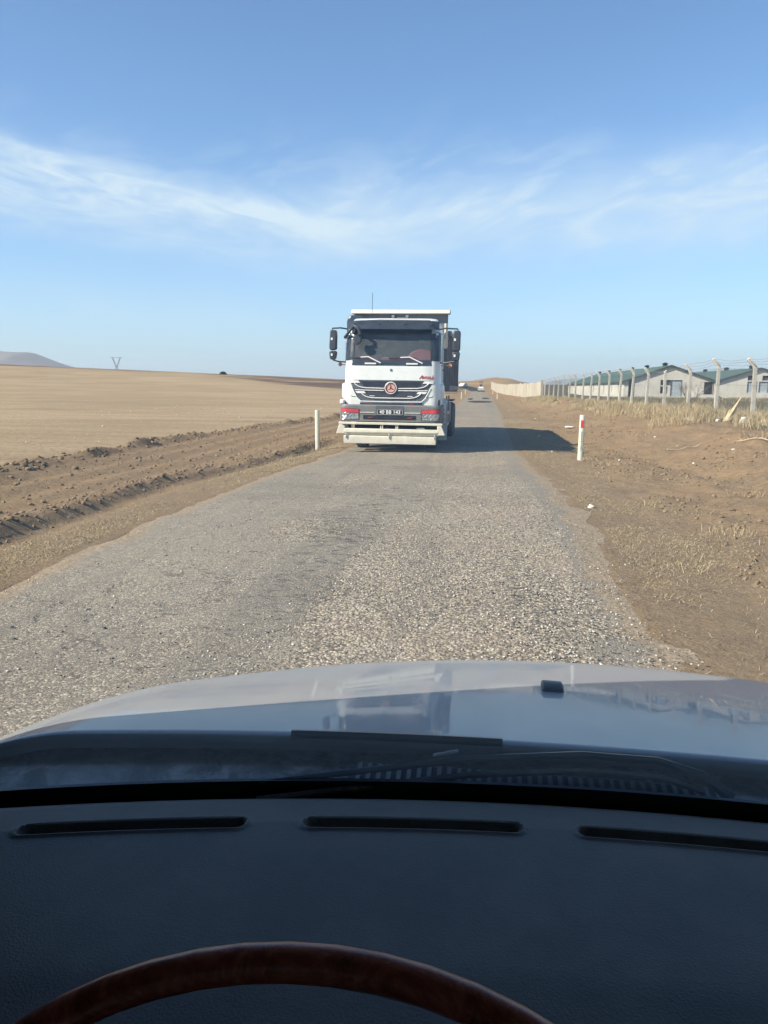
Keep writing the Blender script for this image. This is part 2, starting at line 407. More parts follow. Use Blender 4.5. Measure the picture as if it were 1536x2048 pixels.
def ground_mat():
    n = NT('ground_soil'); at = n.attr
    fine = n.noise(9.0, 8, 0.72); mid = n.noise(1.1, 6, 0.6); big = n.noise(0.16, 5, 0.6)
    # turned soil
    soil = n.cramp(fine, [(0.28, (0.145, 0.101, 0.057)), (0.5, (0.285, 0.202, 0.114)), (0.72, (0.43, 0.325, 0.195))])
    soil = n.mix(n.ramp(n.noise(42.0, 5, 0.75), 0.44, 0.60, 0.62, 0.0), soil, (0.10, 0.070, 0.043))
    soil = n.mix(n.ramp(n.noise(55.0, 4, 0.75, 0.3), 0.56, 0.70, 0.0, 0.6), soil, (0.36, 0.275, 0.17))
    soil = n.mix(n.ramp(mid, 0.35, 0.7), soil, n.mix(0.5, soil, (0.30, 0.192, 0.100)))
    soil = n.mix(n.math('MULTIPLY', n.ramp(big, 0.45, 0.7), 0.35), soil, (0.15, 0.105, 0.062))
    # chaff and straw scattered on it
    ch = n.vor(34.0, 'F1', n.mapping((1.0, 0.45, 1.0)))
    chf = n.math('MULTIPLY', n.ramp(ch.outputs['Distance'], 0.26, 0.12), n.ramp(n.noise(1.7, 5, 0.7), 0.40, 0.62))
    soil = n.mix(n.math('MULTIPLY', chf, n.math('MULTIPLY_ADD', at('verge'), 0.6, 0.2)), soil, (0.42, 0.34, 0.20))
    soil = n.mix(n.math('MULTIPLY', at('verge'), n.ramp(mid, 0.2, 0.8, 0.15, 0.6)), soil, (0.255, 0.195, 0.120))
    # stubble field
    lines = n.noise(1.0, 8, 0.72, 0.5, n.mapping((0.07, 0.55, 1.0)))
    spk = n.noise(5.5, 8, 0.8)
    fcol = n.cramp(lines, [(0.32, (0.30, 0.220, 0.130)), (0.5, (0.415, 0.312, 0.192)), (0.68, (0.50, 0.39, 0.252))])
    fcol = n.mix(n.ramp(n.noise(0.045, 6, 0.65), 0.40, 0.62, 0.0, 0.6), fcol, (0.275, 0.205, 0.115))
    fcol = n.mix(n.ramp(n.noise(1.0, 7, 0.7, 0.6, n.mapping((0.035, 0.22, 1.0))), 0.56, 0.68, 0.0, 0.45), fcol, (0.20, 0.145, 0.08))
    fcol = n.mix(n.ramp(spk, 0.42, 0.64, 0.55, 0.0), fcol, (0.17, 0.122, 0.066))
    fcol = n.mix(n.ramp(n.noise(14.0, 4, 0.8), 0.62, 0.74, 0.0, 0.7), fcol, (0.55, 0.45, 0.30))
    pl = n.math('MULTIPLY', at('plough'), n.ramp(n.noise(1.0, 4, 0.5, 0.2, n.mapping((0.012, 0.10, 1))), 0.36, 0.52))
    fcol = n.mix(pl, fcol, (0.105, 0.070, 0.048))
    # rank dry pasture behind the fence
    gcol = n.cramp(n.noise(0.9, 8, 0.75), [(0.3, (0.060, 0.058, 0.030)), (0.55, (0.125, 0.110, 0.060)), (0.8, (0.27, 0.225, 0.125))])
    ft = n.math('ADD', at('field'), n.math('MULTIPLY', n.math('SUBTRACT', n.noise(2.2, 6, 0.7), 0.5), 0.7))
    gt = n.math('ADD', at('pasture'), n.math('MULTIPLY', n.math('SUBTRACT', n.noise(1.6, 6, 0.7), 0.5), 0.8))
    col = n.mix(n.ramp(ft, 0.42, 0.58), soil, fcol)
    col = n.mix(n.ramp(gt, 0.40, 0.60), col, gcol)
    nm = n.bump(n.noise(3.2, 8, 0.78), 0.75, 0.07); nm = n.bump(n.noise(11.0, 6, 0.75), 0.7, 0.03, nm); nm = n.bump(n.noise(34.0, 6, 0.75), 0.7, 0.012, nm)
    return n.base(col, 0.95, nm, spec=0.15)
M['ground'] = ground_mat()

def graded(lo, hi, step, far, growth):
    a = list(np.arange(lo, hi, step)); s = step; x = a[-1]
    while x < far: s *= growth; x += s; a.append(x)
    return a
def build_ground():
    xr = graded(-13.0, 11.5, 0.085, 13000, 1.065)
    s = 0.085; x = -13.0; xl = []
    while x > -13000: s *= 1.055; x -= s; xl.append(x)
    xs = np.array(xl[::-1] + xr)
    ys = []; y = 2.6
    while y < 13000: ys.append(y); y += max(0.075, 0.0095*y)
    ys = np.array([-13000, -3000, -700, -160, -40, -12, -4, -1, 1, 1.8] + ys)
    X, Y = np.meshgrid(xs, ys); Z = ground_z(X, Y)
    wob = 0.35*fbm(Y*0.5, X*0.5, 3, 63)
    field = sstep(wind_x(Y)-0.45-X+wob, -0.25, 0.35)*(X < -3)
    farside = sstep(Y, 150, 260); field = np.maximum(field, farside*sstep(np.abs(X+1), 5, 9)*0.95)
    pasture = sstep(X+0.8*fbm(Y*.25, X*.25, 3, 71), 6.4, 8.2)*(Y < 900)
    field = field*(1-pasture)
    pl = sstep(Y-(300-1.25*(X+118)), -6, 6)*(X < -2)*(Y > 150)
    pl = np.maximum(pl, sstep(Y, 287, 293)*(X < -100)*0.8)
    near_l = np.exp(-((X-(road_l(Y)-0.5))/0.55)**2); near_r = np.exp(-((X-(road_r(Y)+0.7))/0.8)**2)
    verge = np.clip(near_l+near_r, 0, 1)
    o = grid_obj('ground', X, Y, Z, M['ground'], {'field': field, 'pasture': pasture, 'plough': pl, 'verge': verge})
    tag(o, 'bare brown earth verges, pale stubble field and dry pasture either side of the road', 'ground', kind='structure')
build_ground()

def road_mat():
    n = NT('worn_chip_seal'); at = n.attr
    big = n.noise(0.55, 5, 0.6); mid = n.noise(2.6, 6, 0.65)
    # tar bound fine chips
    v1 = n.vor(95.0); c1 = n.N.new('ShaderNodeSeparateColor'); n.L.new(v1.outputs['Color'], c1.inputs[0])
    tar = n.cramp(c1.outputs[0], [(0.0, (0.115, 0.107, 0.092)), (0.55, (0.195, 0.183, 0.157)), (0.85, (0.285, 0.265, 0.225)), (1.0, (0.50, 0.465, 0.39))])
    tar = n.mix(n.ramp(mid, 0.35, 0.7, 0.0, 0.45), tar, (0.215, 0.200, 0.172))
    # loose pale chips
    v2 = n.vor(52.0, 'F1', n.mapping((1.0, 0.85, 1.0))); c2 = n.N.new('ShaderNodeSeparateColor'); n.L.new(v2.outputs['Color'], c2.inputs[0])
    chip = n.cramp(c2.outputs[0], [(0.0, (0.115, 0.105, 0.090)), (0.22, (0.19, 0.174, 0.146)), (0.5, (0.285, 0.258, 0.212)), (0.8, (0.37, 0.335, 0.27)), (1.0, (0.52, 0.475, 0.39))])
    chip = n.mix(n.ramp(v2.outputs['Distance'], 0.42, 0.72, 0.0, 0.6), chip, (0.085, 0.078, 0.066))
    chip = n.mix(n.ramp(n.noise(0.9, 4, 0.6), 0.45, 0.7, 0.0, 0.35), chip, (0.30, 0.245, 0.20))
    g = n.math('ADD', at('gravel'), n.math('ADD', n.math('MULTIPLY', n.math('SUBTRACT', mid, 0.5), 0.9), n.math('MULTIPLY', n.math('SUBTRACT', n.noise(22.0, 4, 0.7), 0.5), 0.9)))
    gm = n.ramp(g, 0.38, 0.62)
    col = n.mix(gm, tar, chip)
    # lumps of black tar pulled up by tyres
    sp = n.noise(9.0, 7, 0.75, 0.4, n.mapping((0.8, 1.5, 1)))
    spm = n.math('MULTIPLY', n.ramp(n.math('ADD', sp, n.math('MULTIPLY', at('specks'), 0.17)), 0.66, 0.72), 0.85)
    col = n.mix(spm, col, (0.055, 0.055, 0.054))
    # patches, wheel paths and fine cracks
    col = n.mix(1.0, col, n.cramp(n.noise(0.42, 6, 0.65), [(0.3, (.80, .80, .80)), (0.5, (1.0, 1.0, 1.0)), (0.7, (1.16, 1.14, 1.10))]), 'MULTIPLY')
    pth = n.noise(1.0, 4, 0.6, 0.3, n.mapping((1.6, 0.05, 1)))
    col = n.mix(n.ramp(pth, 0.52, 0.66, 0.0, 0.35), col, (0.15, 0.145, 0.13))
    dv = n.vor(0.9, 'DISTANCE_TO_EDGE', n.mapping((1.0, 0.7, 1.0)))
    wv = n.N.new('ShaderNodeVectorMath'); wv.operation = 'ADD'; wn = n.N.new('ShaderNodeTexNoise'); wn.inputs['Scale'].default_value = 3.0; wn.inputs['Detail'].default_value = 5
    n.L.new(n.co, wn.inputs['Vector']); n.L.new(n.mapping((1.0, 0.7, 1.0)), wv.inputs[0]); n.L.new(wn.outputs['Color'], wv.inputs[1]); n.L.new(wv.outputs[0], dv.inputs['Vector'])
    crk = n.math('MULTIPLY', n.ramp(dv.outputs['Distance'], 0.020, 0.006), n.math('MULTIPLY', n.ramp(n.noise(0.7, 3, 0.5), 0.50, 0.60), n.math('SUBTRACT', 1.0, gm)))
    col = n.mix(n.math('MULTIPLY', crk, 0.6), col, (0.07, 0.066, 0.06))
    # smooth bled strip and fresh dark patches
    col = n.mix(n.math('MULTIPLY', n.ramp(n.math('ADD', at('bleed'), n.math('MULTIPLY', n.math('SUBTRACT', mid, 0.5), 0.8)), 0.45, 0.6), 0.8), col, (0.185, 0.175, 0.155))
    col = n.mix(n.ramp(n.math('ADD', at('fresh'), n.math('MULTIPLY', n.math('SUBTRACT', n.noise(0.8, 5, 0.7), 0.5), 0.8)), 0.4, 0.6), col, (0.045, 0.047, 0.05))
    # soil carried over the edges
    ed = n.math('ADD', at('edge'), n.math('ADD', n.math('MULTIPLY', n.math('SUBTRACT', n.noise(2.2, 8, 0.75), 0.5), 1.3), n.math('MULTIPLY', n.math('SUBTRACT', n.noise(30.0, 4, 0.75), 0.5), 0.8)))
    col = n.mix(n.ramp(ed, 0.42, 0.72), col, n.mix(0.45, n.mix(n.ramp(n.noise(38.0, 6, 0.8), .40, .60), (0.13, 0.10, 0.066), (0.36, 0.285, 0.19)), chip))
    h = n.math('ADD', n.math('MULTIPLY', v2.outputs['Distance'], n.math('MULTIPLY', gm, -1.0)), n.math('MULTIPLY', v1.outputs['Distance'], -0.35))
    nm = n.bump(h, 0.6, 0.013); nm = n.bump(mid, 0.2, 0.05, nm)
    return n.base(n.mix(1.0, col, (1.04, 0.985, 0.90), 'MULTIPLY'), 0.9, nm, spec=0.12)
M['road'] = road_mat()

def build_road():
    ys = []; y = -30.0
    while y < 300: ys.append(y); y += 2.0 if y < 2 else max(0.06, 0.007*y)
    ys = np.array(ys); u = np.linspace(0, 1, 72)
    L_ = road_l(ys)-0.10+0.20*fbm(ys*1.3, ys*0, 5, 101, .6); R_ = road_r(ys)+0.10+0.15*fbm(ys*1.4, ys*0+5, 5, 107, .6)
    X = L_[:, None]+(R_-L_)[:, None]*u[None]; Y = np.repeat(ys[:, None], len(u), 1)
    e = np.minimum(X-L_[:, None], R_[:, None]-X)
    Z = base_z(Y)+0.004+0.02*(1-((u[None]-.5)*2)**2)-0.012*(1-sstep(e, 0, .25)) + 0.006*fbm(X*1.2, Y*0.8, 3, 15)
    # thin broken seal edge left of the middle
    lb = ip(Y, [0, 4, 5, 6.3, 7.75, 9.7, 12.2, 15, 30, 200], [-1.15, -1.0, -1.15, -1.1, -.9, -.7, -.75, -1.0, -1.3, -1.2])
    rb = ip(Y, [0, 4, 6, 8, 12, 20, 60, 200], [.88, .9, .95, .95, .75, .5, .6, .8])
    gravel = sstep(X-lb, -.35, .30)*sstep(rb-X, -.12, .18)
    blob = np.exp(-(((X+1.75)/.42)**2+((Y-7.6)/.75)**2)**2)+np.exp(-(((X+1.95)/.35)**2+((Y-12)/1.1)**2)**2)*.8
    blob += np.exp(-(((X+1.6)/.5)**2+((Y-4.0)/.6)**2))*.55
    gravel = np.clip(np.maximum(gravel*ip(Y, [0, 18, 40], [1, .85, .55]), blob), 0, 1)
    fresh = np.exp(-(((X-.1)/1.5)**2+((Y-84)/7)**2)**2)+np.exp(-(((X-.9)/.7)**2+((Y-112)/9)**2)**2)*.8+np.exp(-(((X+1.2)/.5)**2+((Y-104)/10)**2)**2)*.7
    fresh = np.clip(np.maximum(fresh, sstep(Y, 205, 214)), 0, 1)
    bleed = np.exp(-((X-(R_[:, None]-.28))/.17)**2)*ip(Y, [0, 5, 8, 13, 20], [.2, .5, .9, .9, .2])
    bleed = np.maximum(bleed, np.exp(-(((X-.8)/.3)**2+((Y-4.2)/.5)**2))*.7)
    specks = np.exp(-((X-.45)/.4)**2)*np.exp(-((Y-5.5)/2.2)**2)*.75 + .75*np.exp(-((X+1.2)/.55)**2)*np.exp(-((Y-7.5)/5)**2) + .35*np.exp(-((X+2.0)/.8)**2)
    edge = 1-sstep(e, 0.0, 0.62)
    o = grid_obj('road', X, Y, Z, M['road'], {'gravel': gravel, 'fresh': fresh, 'bleed': bleed, 'specks': specks, 'edge': edge})
    tag(o, 'narrow worn chip seal road with loose pale gravel and dark tar patches', 'road', kind='structure')
build_road()

# ------------------------------------------------------------------ the tipper truck (front at y=0, length along +y)
def gz(x, y): return float(ground_z(np.array([x]), np.array([y]))[0])
def wheel(parent, x, y, r, w, side, name='wheel'):
    t = MB(); pr = [(-w/2, r*.62), (-w/2, r*.86), (-w*.46, r*.95), (-w*.36, r), (w*.36, r), (w*.46, r*.95), (w/2, r*.86), (w/2, r*.62)]
    t.lathe(pr, (x, y, r), 'x', 40)
    for k in range(36):                       # tread blocks
        a = 2*math.pi*k/36; c, s_ = math.cos(a), math.sin(a)
        for sx in (-1, 1):
            p = []
            for (dx, dr, da) in ((.04, -.01, -.05), (.36, -.01, -.03), (.36, -.01, .05), (.04, -.01, .03), (.04, .012, -.05), (.36, .012, -.03), (.36, .012, .05), (.04, .012, .03)):
                aa = a+da*sx; p.append((x+sx*dx*w, y+(r+dr)*math.cos(aa), r+(r+dr)*math.sin(aa)))
            t.add(p, [(0,3,2,1),(4,5,6,7),(0,1,5,4),(1,2,6,5),(2,3,7,6),(3,0,4,7)])
    tyre = t.build(name, M['rubber'], parent, smooth=True)
    q = MB(); o = side*w
    q.lathe([(-o*.30, .02), (-o*.30, r*.60), (o*.34, r*.62), (o*.40, r*.58), (o*.10, r*.50), (o*.05, r*.30), (o*.42, r*.26), (o*.46, r*.12), (o*.46, .01)], (x, y, r), 'x', 32)
    for k in range(10):
        a = 2*math.pi*k/10; yy, zz = y+r*.38*math.cos(a), r+r*.38*math.sin(a)
        q.tube([(x+o*.04, yy, zz), (x+o*.16, yy, zz)], .018, 6)
    q.build('rim', M['rim_steel'], tyre, smooth=True)
    return tyre

def cab_hw(z): return float(np.interp(z, [.9, 1.2, 1.5, 1.62, 2.0, 2.7, 2.95, 3.08], [1.13, 1.15, 1.15, 1.115, 1.11, 1.09, 1.06, .98]))
def cab_y0(z): return float(np.interp(z, [.9, 1.95, 2.1, 2.72, 2.95, 3.08], [.02, .03, .05, .20, .33, .60]))
CR = .24
def cab_y(x, z):
    hw = cab_hw(z); a = abs(x)-(hw-CR); y = cab_y0(z) + 0.015*(x/hw)**2
    if a > 0: a = min(a, CR*.985); y += CR-math.sqrt(CR*CR-a*a)
    return y
def bump_y(x, z):
    hw = 1.20; r_ = .20; a = abs(x)-(hw-r_); y = -.10
    if a > 0: a = min(a, r_*.985); y += r_-math.sqrt(r_*r_-a*a)
    return y

def build_truck():
    T = empty('dump_truck', (-2.03, 17.2, 0.012), 'white dump truck with black number plate driving towards the viewer on the road', 'truck')
    T.rotation_euler = (0, R(0.45), 0)
    # ---- cab shell with an open window
    zs = [.95, 1.2, 1.5, 1.62, 1.98, 2.10, 2.30, 2.50, 2.72, 2.80, 2.95, 3.04, 3.08]
    us = [-1.03, -.7, -.35, 0, .35, .7, 1.03]
    cb = MB(); rings = []
    for z in zs:
        hw = cab_hw(z); yr = 1.72; ring = [(-hw+.08, yr, z), (-hw, yr-.08, z), (-hw, .55+cab_y0(z), z)]
        for k in range(5):
            a = math.pi/2*(k/5); ring.append((-hw+CR-CR*math.cos(a)*1.0, cab_y0(z)+CR-CR*math.sin(a), z))
        xs = [u*(hw-CR)/1.03 for u in us]
        ring += [(x, cab_y(x, z), z) for x in xs]
        ring += [(-p[0], p[1], p[2]) for p in reversed(ring[:8])]
        rings.append(ring)
    n = len(rings[0]); cb.v = [p for r_ in rings for p in r_]
    for i in range(len(zs)-1):
        for k in range(n):
            win = zs[i] >= 2.09 and zs[i+1] <= 2.73 and 6 <= k <= 15
            if not win: cb.f.append((i*n+k, i*n+(k+1) % n, (i+1)*n+(k+1) % n, (i+1)*n+k))
    cb.f.append(tuple(range(n-1, -1, -1))); cb.f.append(tuple(range((len(zs)-1)*n, len(zs)*n)))
    cab = cb.build('cab', M['white_paint'], T, smooth=True)
    # inside of the cab
    ins = MB(); ins.box(-1.0, 1.0, 1.60, 1.63, 1.3, 2.95); ins.box(-1.02, -1.0, .35, 1.6, 1.3, 2.95); ins.box(1.0, 1.02, .35, 1.6, 1.3, 2.95)
    ins.box(-1.0, 1.0, .36, 1.6, 2.86, 2.89); ins.box(-1.0, 1.0, .10, 1.6, 1.25, 1.3)
    ins.build('cab_lining', M['interior_dark'], cab)
    d = MB(); d.prism([(.10, 1.6), (.62, 1.6), (.66, 2.10), (.50, 2.195), (.16, 2.175)], -.98, .98, 'x'); d.build('dashboard', M['red_vinyl'], cab, bevel=.03)
    pod = MB(); prof = []
    for k in range(13):
        a = math.pi*k/12; prof.append((  .68-.33*math.cos(a), 2.14+.22*math.sin(a)**.8))
    pod.prism(prof, .22, .60, 'y'); pod.build('instrument_pod', M['red_vinyl'], cab, bevel=.03)
    for sx in (-.55, .55):
        s_ = MB(); s_.prism([(1.15, 1.55), (1.5, 1.55), (1.58, 2.55), (1.45, 2.55), (1.25, 1.75), (.85, 1.75), (.85, 1.6)], sx-.27, sx+.27, 'x'); s_.build('cab_seat', M['interior_dark'], cab, bevel=.04)
    w_ = MB(); ring = [(.62+.22*math.cos(2*math.pi*k/24), .74+.10*math.sin(2*math.pi*k/24), 2.22+.17*math.sin(2*math.pi*k/24)) for k in range(25)]
    w_.tube(ring, .014, 6); w_.tube([(.40, .74, 2.22), (.84, .74, 2.22)], .012, 6); w_.build('cab_steering_wheel', M['black_plastic'], cab, smooth=True)
    cl = MB(); cl.prism([(-.80, 2.12), (-.62, 2.12), (-.64, 2.38), (-.68, 2.40)], .52, .56); cl.prism([(-.5, 2.12), (-.28, 2.12), (-.30, 2.26), (-.40, 2.33)], .5, .62)
    build_split(cl, 'cab_papers', plain('paper_stack', (.45, .52, .50), .7), cab)
    # ---- black band, pillars and visor round the windscreen
    k_ = MB()
    for poly in ([(-1.075, 1.985), (1.075, 1.985), (1.045, 2.115), (-1.045, 2.115)],):
        p = patch(poly, cab_y, .012, .03, 3); k_.add(p.v, p.f)
    for s_ in (-1, 1):
        rr = []
        for z in np.linspace(2.09, 2.75, 5):
            hw = cab_hw(z); ring = []
            for o in (.012, -.012):
                line = [(s_*q, cab_y(q, z)-o, z) for q in np.linspace(.965, hw-CR+.02, 2)]
                for k in range(1, 8):
                    a = math.pi/2*k/7; line.append((s_*(hw-CR+(CR+o)*math.sin(a)), cab_y0(z)+.012+CR-(CR+o)*math.cos(a), z))
                line.append((s_*(hw+o), .47+cab_y0(z), z)); ring += line if o > 0 else line[::-1]
            rr.append(ring)
        k_.loft(rr)
    p = patch([(-1.045, 2.70), (1.045, 2.70), (1.03, 2.93), (-1.03, 2.93)], cab_y, .008, .03, 3); k_.add(p.v, p.f)
    k_.build('windscreen_surround', M['black_gloss'], T)
    patch([(-.995, 2.09), (.995, 2.09), (.975, 2.725), (-.975, 2.725)], cab_y, .004, .006, 4).build('windscreen', M['truck_glass'], T, smooth=True)
    v_ = MB()
    for (z0, z1, yo) in ((2.79, 2.99, 0),):
        ringa = []
        xs = np.linspace(-1.06, 1.06, 15)
        top = [(x, cab_y(x*.97, 2.80)-.06-.05*(1-(x/1.06)**2), 3.005-.02*(x/1.06)**4) for x in xs]
        bot = [(x, cab_y(x*.97, 2.72)-.15-.06*(1-(x/1.06)**2), 2.795) for x in xs]
        bot2 = [(x, b[1]+.02, b[2]) for x, b in zip(xs, bot)]; top2 = [(x, t[1]+.02, t[2]) for x, t in zip(xs, top)]
        rr = [[top[i], bot[i], bot2[i], top2[i]] for i in range(len(xs))]
        v_.loft(rr)
    for sx in (-.9, -.3, .3, .9): v_.box(sx-.02, sx+.02, .05, .34, 2.90, 2.925)
    v_.build('sun_visor', M['black_gloss'], T, smooth=True)
    re = MB(); re.tube([(-.62, .28, 3.015), (-.3, .26, 3.03), (.85, .26, 3.025)], .022, 6); re.build('roof_edge', M['bright_white'], T, smooth=True)
    a_ = MB(); a_.tube([(-.60, 1.0, 3.05), (-.60, 1.02, 3.72)], .006, 5); a_.build('aerial', M['black_plastic'], T)
    # ---- bonnet flap, lettering, lock
    patch([(-1.03, 1.655), (1.035, 1.655), (1.045, 1.972), (-1.04, 1.972)], cab_y, .014, .02, 3).build('front_flap', M['white_paint'], T, smooth=True)
    lk = MB(); lk.lathe([(-.006, .03), (-.012, .026), (-.012, .018), (-.004, .016)], (-.004, cab_y(0, 1.88)-.012, 1.88), 'y', 20)
    lk.build('lock', M['grey_plastic'], T)
    tx = MB()
    for s_, sz, x in (('A', .115, .685), ('XOR', .082, .81), ('L', .115, .95)):
        q = face_front(text_mb(s_, sz, .30, .004, 1.05, .002), (x, cab_y(x, 1.73)-.020, 1.730 if sz > .1 else 1.718), 1.12); tx.add(q.v, q.f)
    tx.build('lettering', M['red_letter'], T)
    # ---- grille
    G = patch([(-1.01, 1.645), (1.01, 1.645), (.90, 1.48), (.79, 1.26), (.70, 1.172), (-.70, 1.172), (-.785, 1.25), (-.89, 1.46)], cab_y, .010, .02, 3).build('grille', M['grille_grey'], T)
    dk = patch([(-.75, 1.638), (.75, 1.638), (.63, 1.505), (-.63, 1.505)], cab_y, .016, .01, 2)
    p = patch([(-.615, 1.385), (.615, 1.385), (.53, 1.28), (-.53, 1.28)], cab_y, .016, .01, 2); dk.add(p.v, p.f)
    for zz in (1.54, 1.575, 1.61): dk.box(-.66, .66, .0, .03, zz-.004, zz+.004)
    dk.build('grille_inset', M['black_plastic'], G)
    tr = MB()
    def strip(pts, r_=.011, off=.028):
        tr.tube([(x, cab_y(x, z)-off, z) for x, z in pts], r_, 6)
    for s_ in (-1, 1):
        strip([(s_*x, z) for x, z in ((.86, 1.585), (.82, 1.545), (.77, 1.512), (.70, 1.490), (.60, 1.474), (.16, 1.466))])
        strip([(s_*x, z) for x, z in ((.84, 1.425), (.6, 1.420), (.17, 1.418))], .010)
        strip([(s_*x, z) for x, z in ((.70, 1.375), (.66, 1.325), (.60, 1.285), (.52, 1.260), (.42, 1.248), (.0, 1.246))], .011)
        strip([(s_*x, z) for x, z in ((.91, 1.485), (.85, 1.36), (.79, 1.25), (.70, 1.168), (.0, 1.160))], .012, .022)
        for poly in ([(.765, 1.640), (1.005, 1.640), (.96, 1.585), (.72, 1.585)], [(.625, 1.398), (.835, 1.398), (.79, 1.350), (.585, 1.350)]):
            pp = [(s_*x, z) for x, z in poly]; p = patch(pp, cab_y, .024, .012, 1); tr.add(p.v, p.f)
        p = patch([(s_*.38, 1.300), (s_*.50, 1.300), (s_*.50, 1.286), (s_*.38, 1.286)], cab_y, .022, .01, 0); tr.add(p.v, p.f)
    tr.build('grille_trim', M['bright_white'], G, smooth=True)
    # ---- emblem: three pointed star in a ring
    ey = cab_y(0, 1.478)-.03; ec = (-.005, 1.478)
    e_ = MB(); e_.lathe([(-.015, .001), (-.015, .118), (0, .118)], (ec[0], ey, ec[1]), 'y', 40); em = e_.build('emblem', M['emblem_tan'], T)
    e_ = MB()
    for k in range(48):
        pass
    ringp = [(ec[0]+.130*math.cos(2*math.pi*k/40), ey-.014, ec[1]+.130*math.sin(2*math.pi*k/40)) for k in range(41)]
    e_.tube(ringp, .011, 8); e_.build('emblem_rim', M['bright_white'], em, smooth=True)
    e_ = MB(); ringp = [(ec[0]+.108*math.cos(2*math.pi*k/40), ey-.018, ec[1]+.108*math.sin(2*math.pi*k/40)) for k in range(41)]
    e_.tube(ringp, .012, 8)
    for k in range(3):
        a = R(90+120*k); u = (math.cos(a), math.sin(a)); w = (-u[1], u[0])
        P = lambda s, t, y: (ec[0]+u[0]*s+w[0]*t, ey-.016+y, ec[1]+u[1]*s+w[1]*t)
        e_.add([P(.108, 0, 0), P(.012, .020, 0), P(-.012, 0, 0), P(.012, -.020, 0), P(.03, 0, -.012)], [(0, 1, 4), (1, 2, 4), (2, 3, 4), (3, 0, 4)])
    e_.build('emblem_star', M['emblem_red'], em, smooth=False)
    # ---- corner lamps
    for s_ in (-1, 1):
        poly = [(s_*x, z) for x, z in ((1.065, 1.535), (1.03, 1.568), (.935, 1.562), (.865, 1.42), (.805, 1.275), (.93, 1.283), (1.0, 1.325), (1.045, 1.40))]
        if s_ < 0: poly = poly[::-1]
        c = np.mean(poly, 0); big = [(c[0]+(x-c[0])*1.10, c[1]+(z-c[1])*1.08) for x, z in poly]
        fr = patch(big, cab_y, .004, .015, 2).build('corner_lamp', M['black_plastic'], T)
        patch(poly, cab_y, .014, .012, 2).build('lamp_lens', M['lamp_white'], fr)
        # cheeks beside the lamps
    ch = MB()
    for s_ in (-1, 1):
        pr = [(s_*1.13, .16), (s_*1.19, .24), (s_*1.195, .70), (s_*1.0, .70), (s_*1.0, .2)]
        ch.prism(pr, 1.22, 1.575, 'z')
    build_split(ch, 'cab_corner', M['white_paint'], T, bevel=.04)
    # ---- dark gap and bumper
    g_ = MB(); g_.prism([(-1.10, .10), (1.13, .10), (1.13, .5), (-1.10, .5)], 1.09, 1.225, 'z'); g_.box(-.72, .72, -.02, .2, 1.09, 1.155)
    g_.build('bumper_gap', M['black_plastic'], T, bevel=.02)
    b = MB(); rings = []
    for z, ins_ in ((.70, .02), (.72, 0), (1.06, 0), (1.095, .03)):
        ring = [(-1.19+ins_, .60, z)]
        for x in np.linspace(-1.19+ins_, 1.19-ins_, 31): ring.append((x, bump_y(x, z)+ins_, z))
        ring.append((1.19-ins_, .60, z)); rings.append(ring)
    b.loft(rings); B = b.build('bumper', M['grey_plastic'], T, smooth=True)
    patch([(-.33, 1.07), (.31, 1.07), (.31, .865), (-.33, .865)], bump_y, .006, .02, 1).build('plate_holder', M['grille_grey'], B)
    pl = patch([(-.30, .988), (.295, .988), (.295, .868), (-.30, .868)], bump_y, .014, .008, 0).build('number_plate', M['plate_black'], B)
    bd = MB()
    for (x0, x1, z0, z1) in ((-.295, .29, .978, .983), (-.295, .29, .873, .878), (-.295, -.289, .873, .983), (.284, .29, .873, .983)): bd.box(x0, x1, -.117, -.110, z0, z1)
    t_ = face_front(text_mb('40 BB 143', .112, 0, .002, 1.06, .002), (-.003, -.117, .928), .98); bd.add(t_.v, t_.f)
    bd.build('plate_lettering', M['bright_white'], pl)
    wl = MB(); wl.box(-.70, -.36, -.114, -.100, .912, .924); wl.box(.335, .69, -.114, -.100, .912, .924); build_split(wl, 'bumper_line', M['bright_white'], B)
    it = patch([(-.625, .855), (.60, .855), (.60, .755), (-.625, .755)], bump_y, .003, .02, 0).build('lower_intake', M['plate_black'], B)
    rf = MB(); rf.box(-.52, -.41, -.113, -.104, .795, .815); rf.box(.40, .50, -.113, -.104, .795, .815)
    rf.box(-.54, -.42, -.03, -.02, 1.11, 1.125); rf.box(.42, .54, -.03, -.02, 1.11, 1.125); build_split(rf, 'bumper_reflector', M['red_letter'], B)
    for s_ in (-1, 1):
        fr = [(s_*x, z) for x, z in ((1.145, 1.012), (.715, .992), (.705, .90), (.715, .742), (1.125, .738), (1.145, .86))]
        if s_ < 0: fr = fr[::-1]
        hl = patch(fr, bump_y, .004, .02, 2).build('headlight', M['black_plastic'], B)
        q = [(s_*x, z) for x, z in ((1.13, .905), (.735, .895), (.735, .758), (1.11, .755), (1.13, .86))]
        if s_ < 0: q = q[::-1]
        patch(q, bump_y, .010, .01, 3).build('lamp_lens', M['reflector'], hl)
        q = [(s_*x, z) for x, z in ((1.13, 1.0), (.735, .982), (.722, .908), (1.13, .912))]
        if s_ < 0: q = q[::-1]
        patch(q, bump_y, .014, .01, 2).build('red_strip', M['red_tape'], hl)
    wb = MB(); wb.box(-1.19, -1.09, -.02, .12, 1.10, 1.20); wb.build('corner_step', M['bright_white'], T, bevel=.02)
    mk = MB()
    for z in (1.0, .90, .80): mk.lathe([(0, .001), (-.012, .022), (.01, .026)], (1.22, .16, z), 'y', 12)
    build_split(mk, 'marker_lamp', M['amber'], B)
    # ---- snow plough style front frame of cream steel
    f_ = MB(); f_.box(-1.18, 1.21, -.20, -.10, .642, .695); P = f_.build('front_frame', M['cream_steel'], T, bevel=.008)
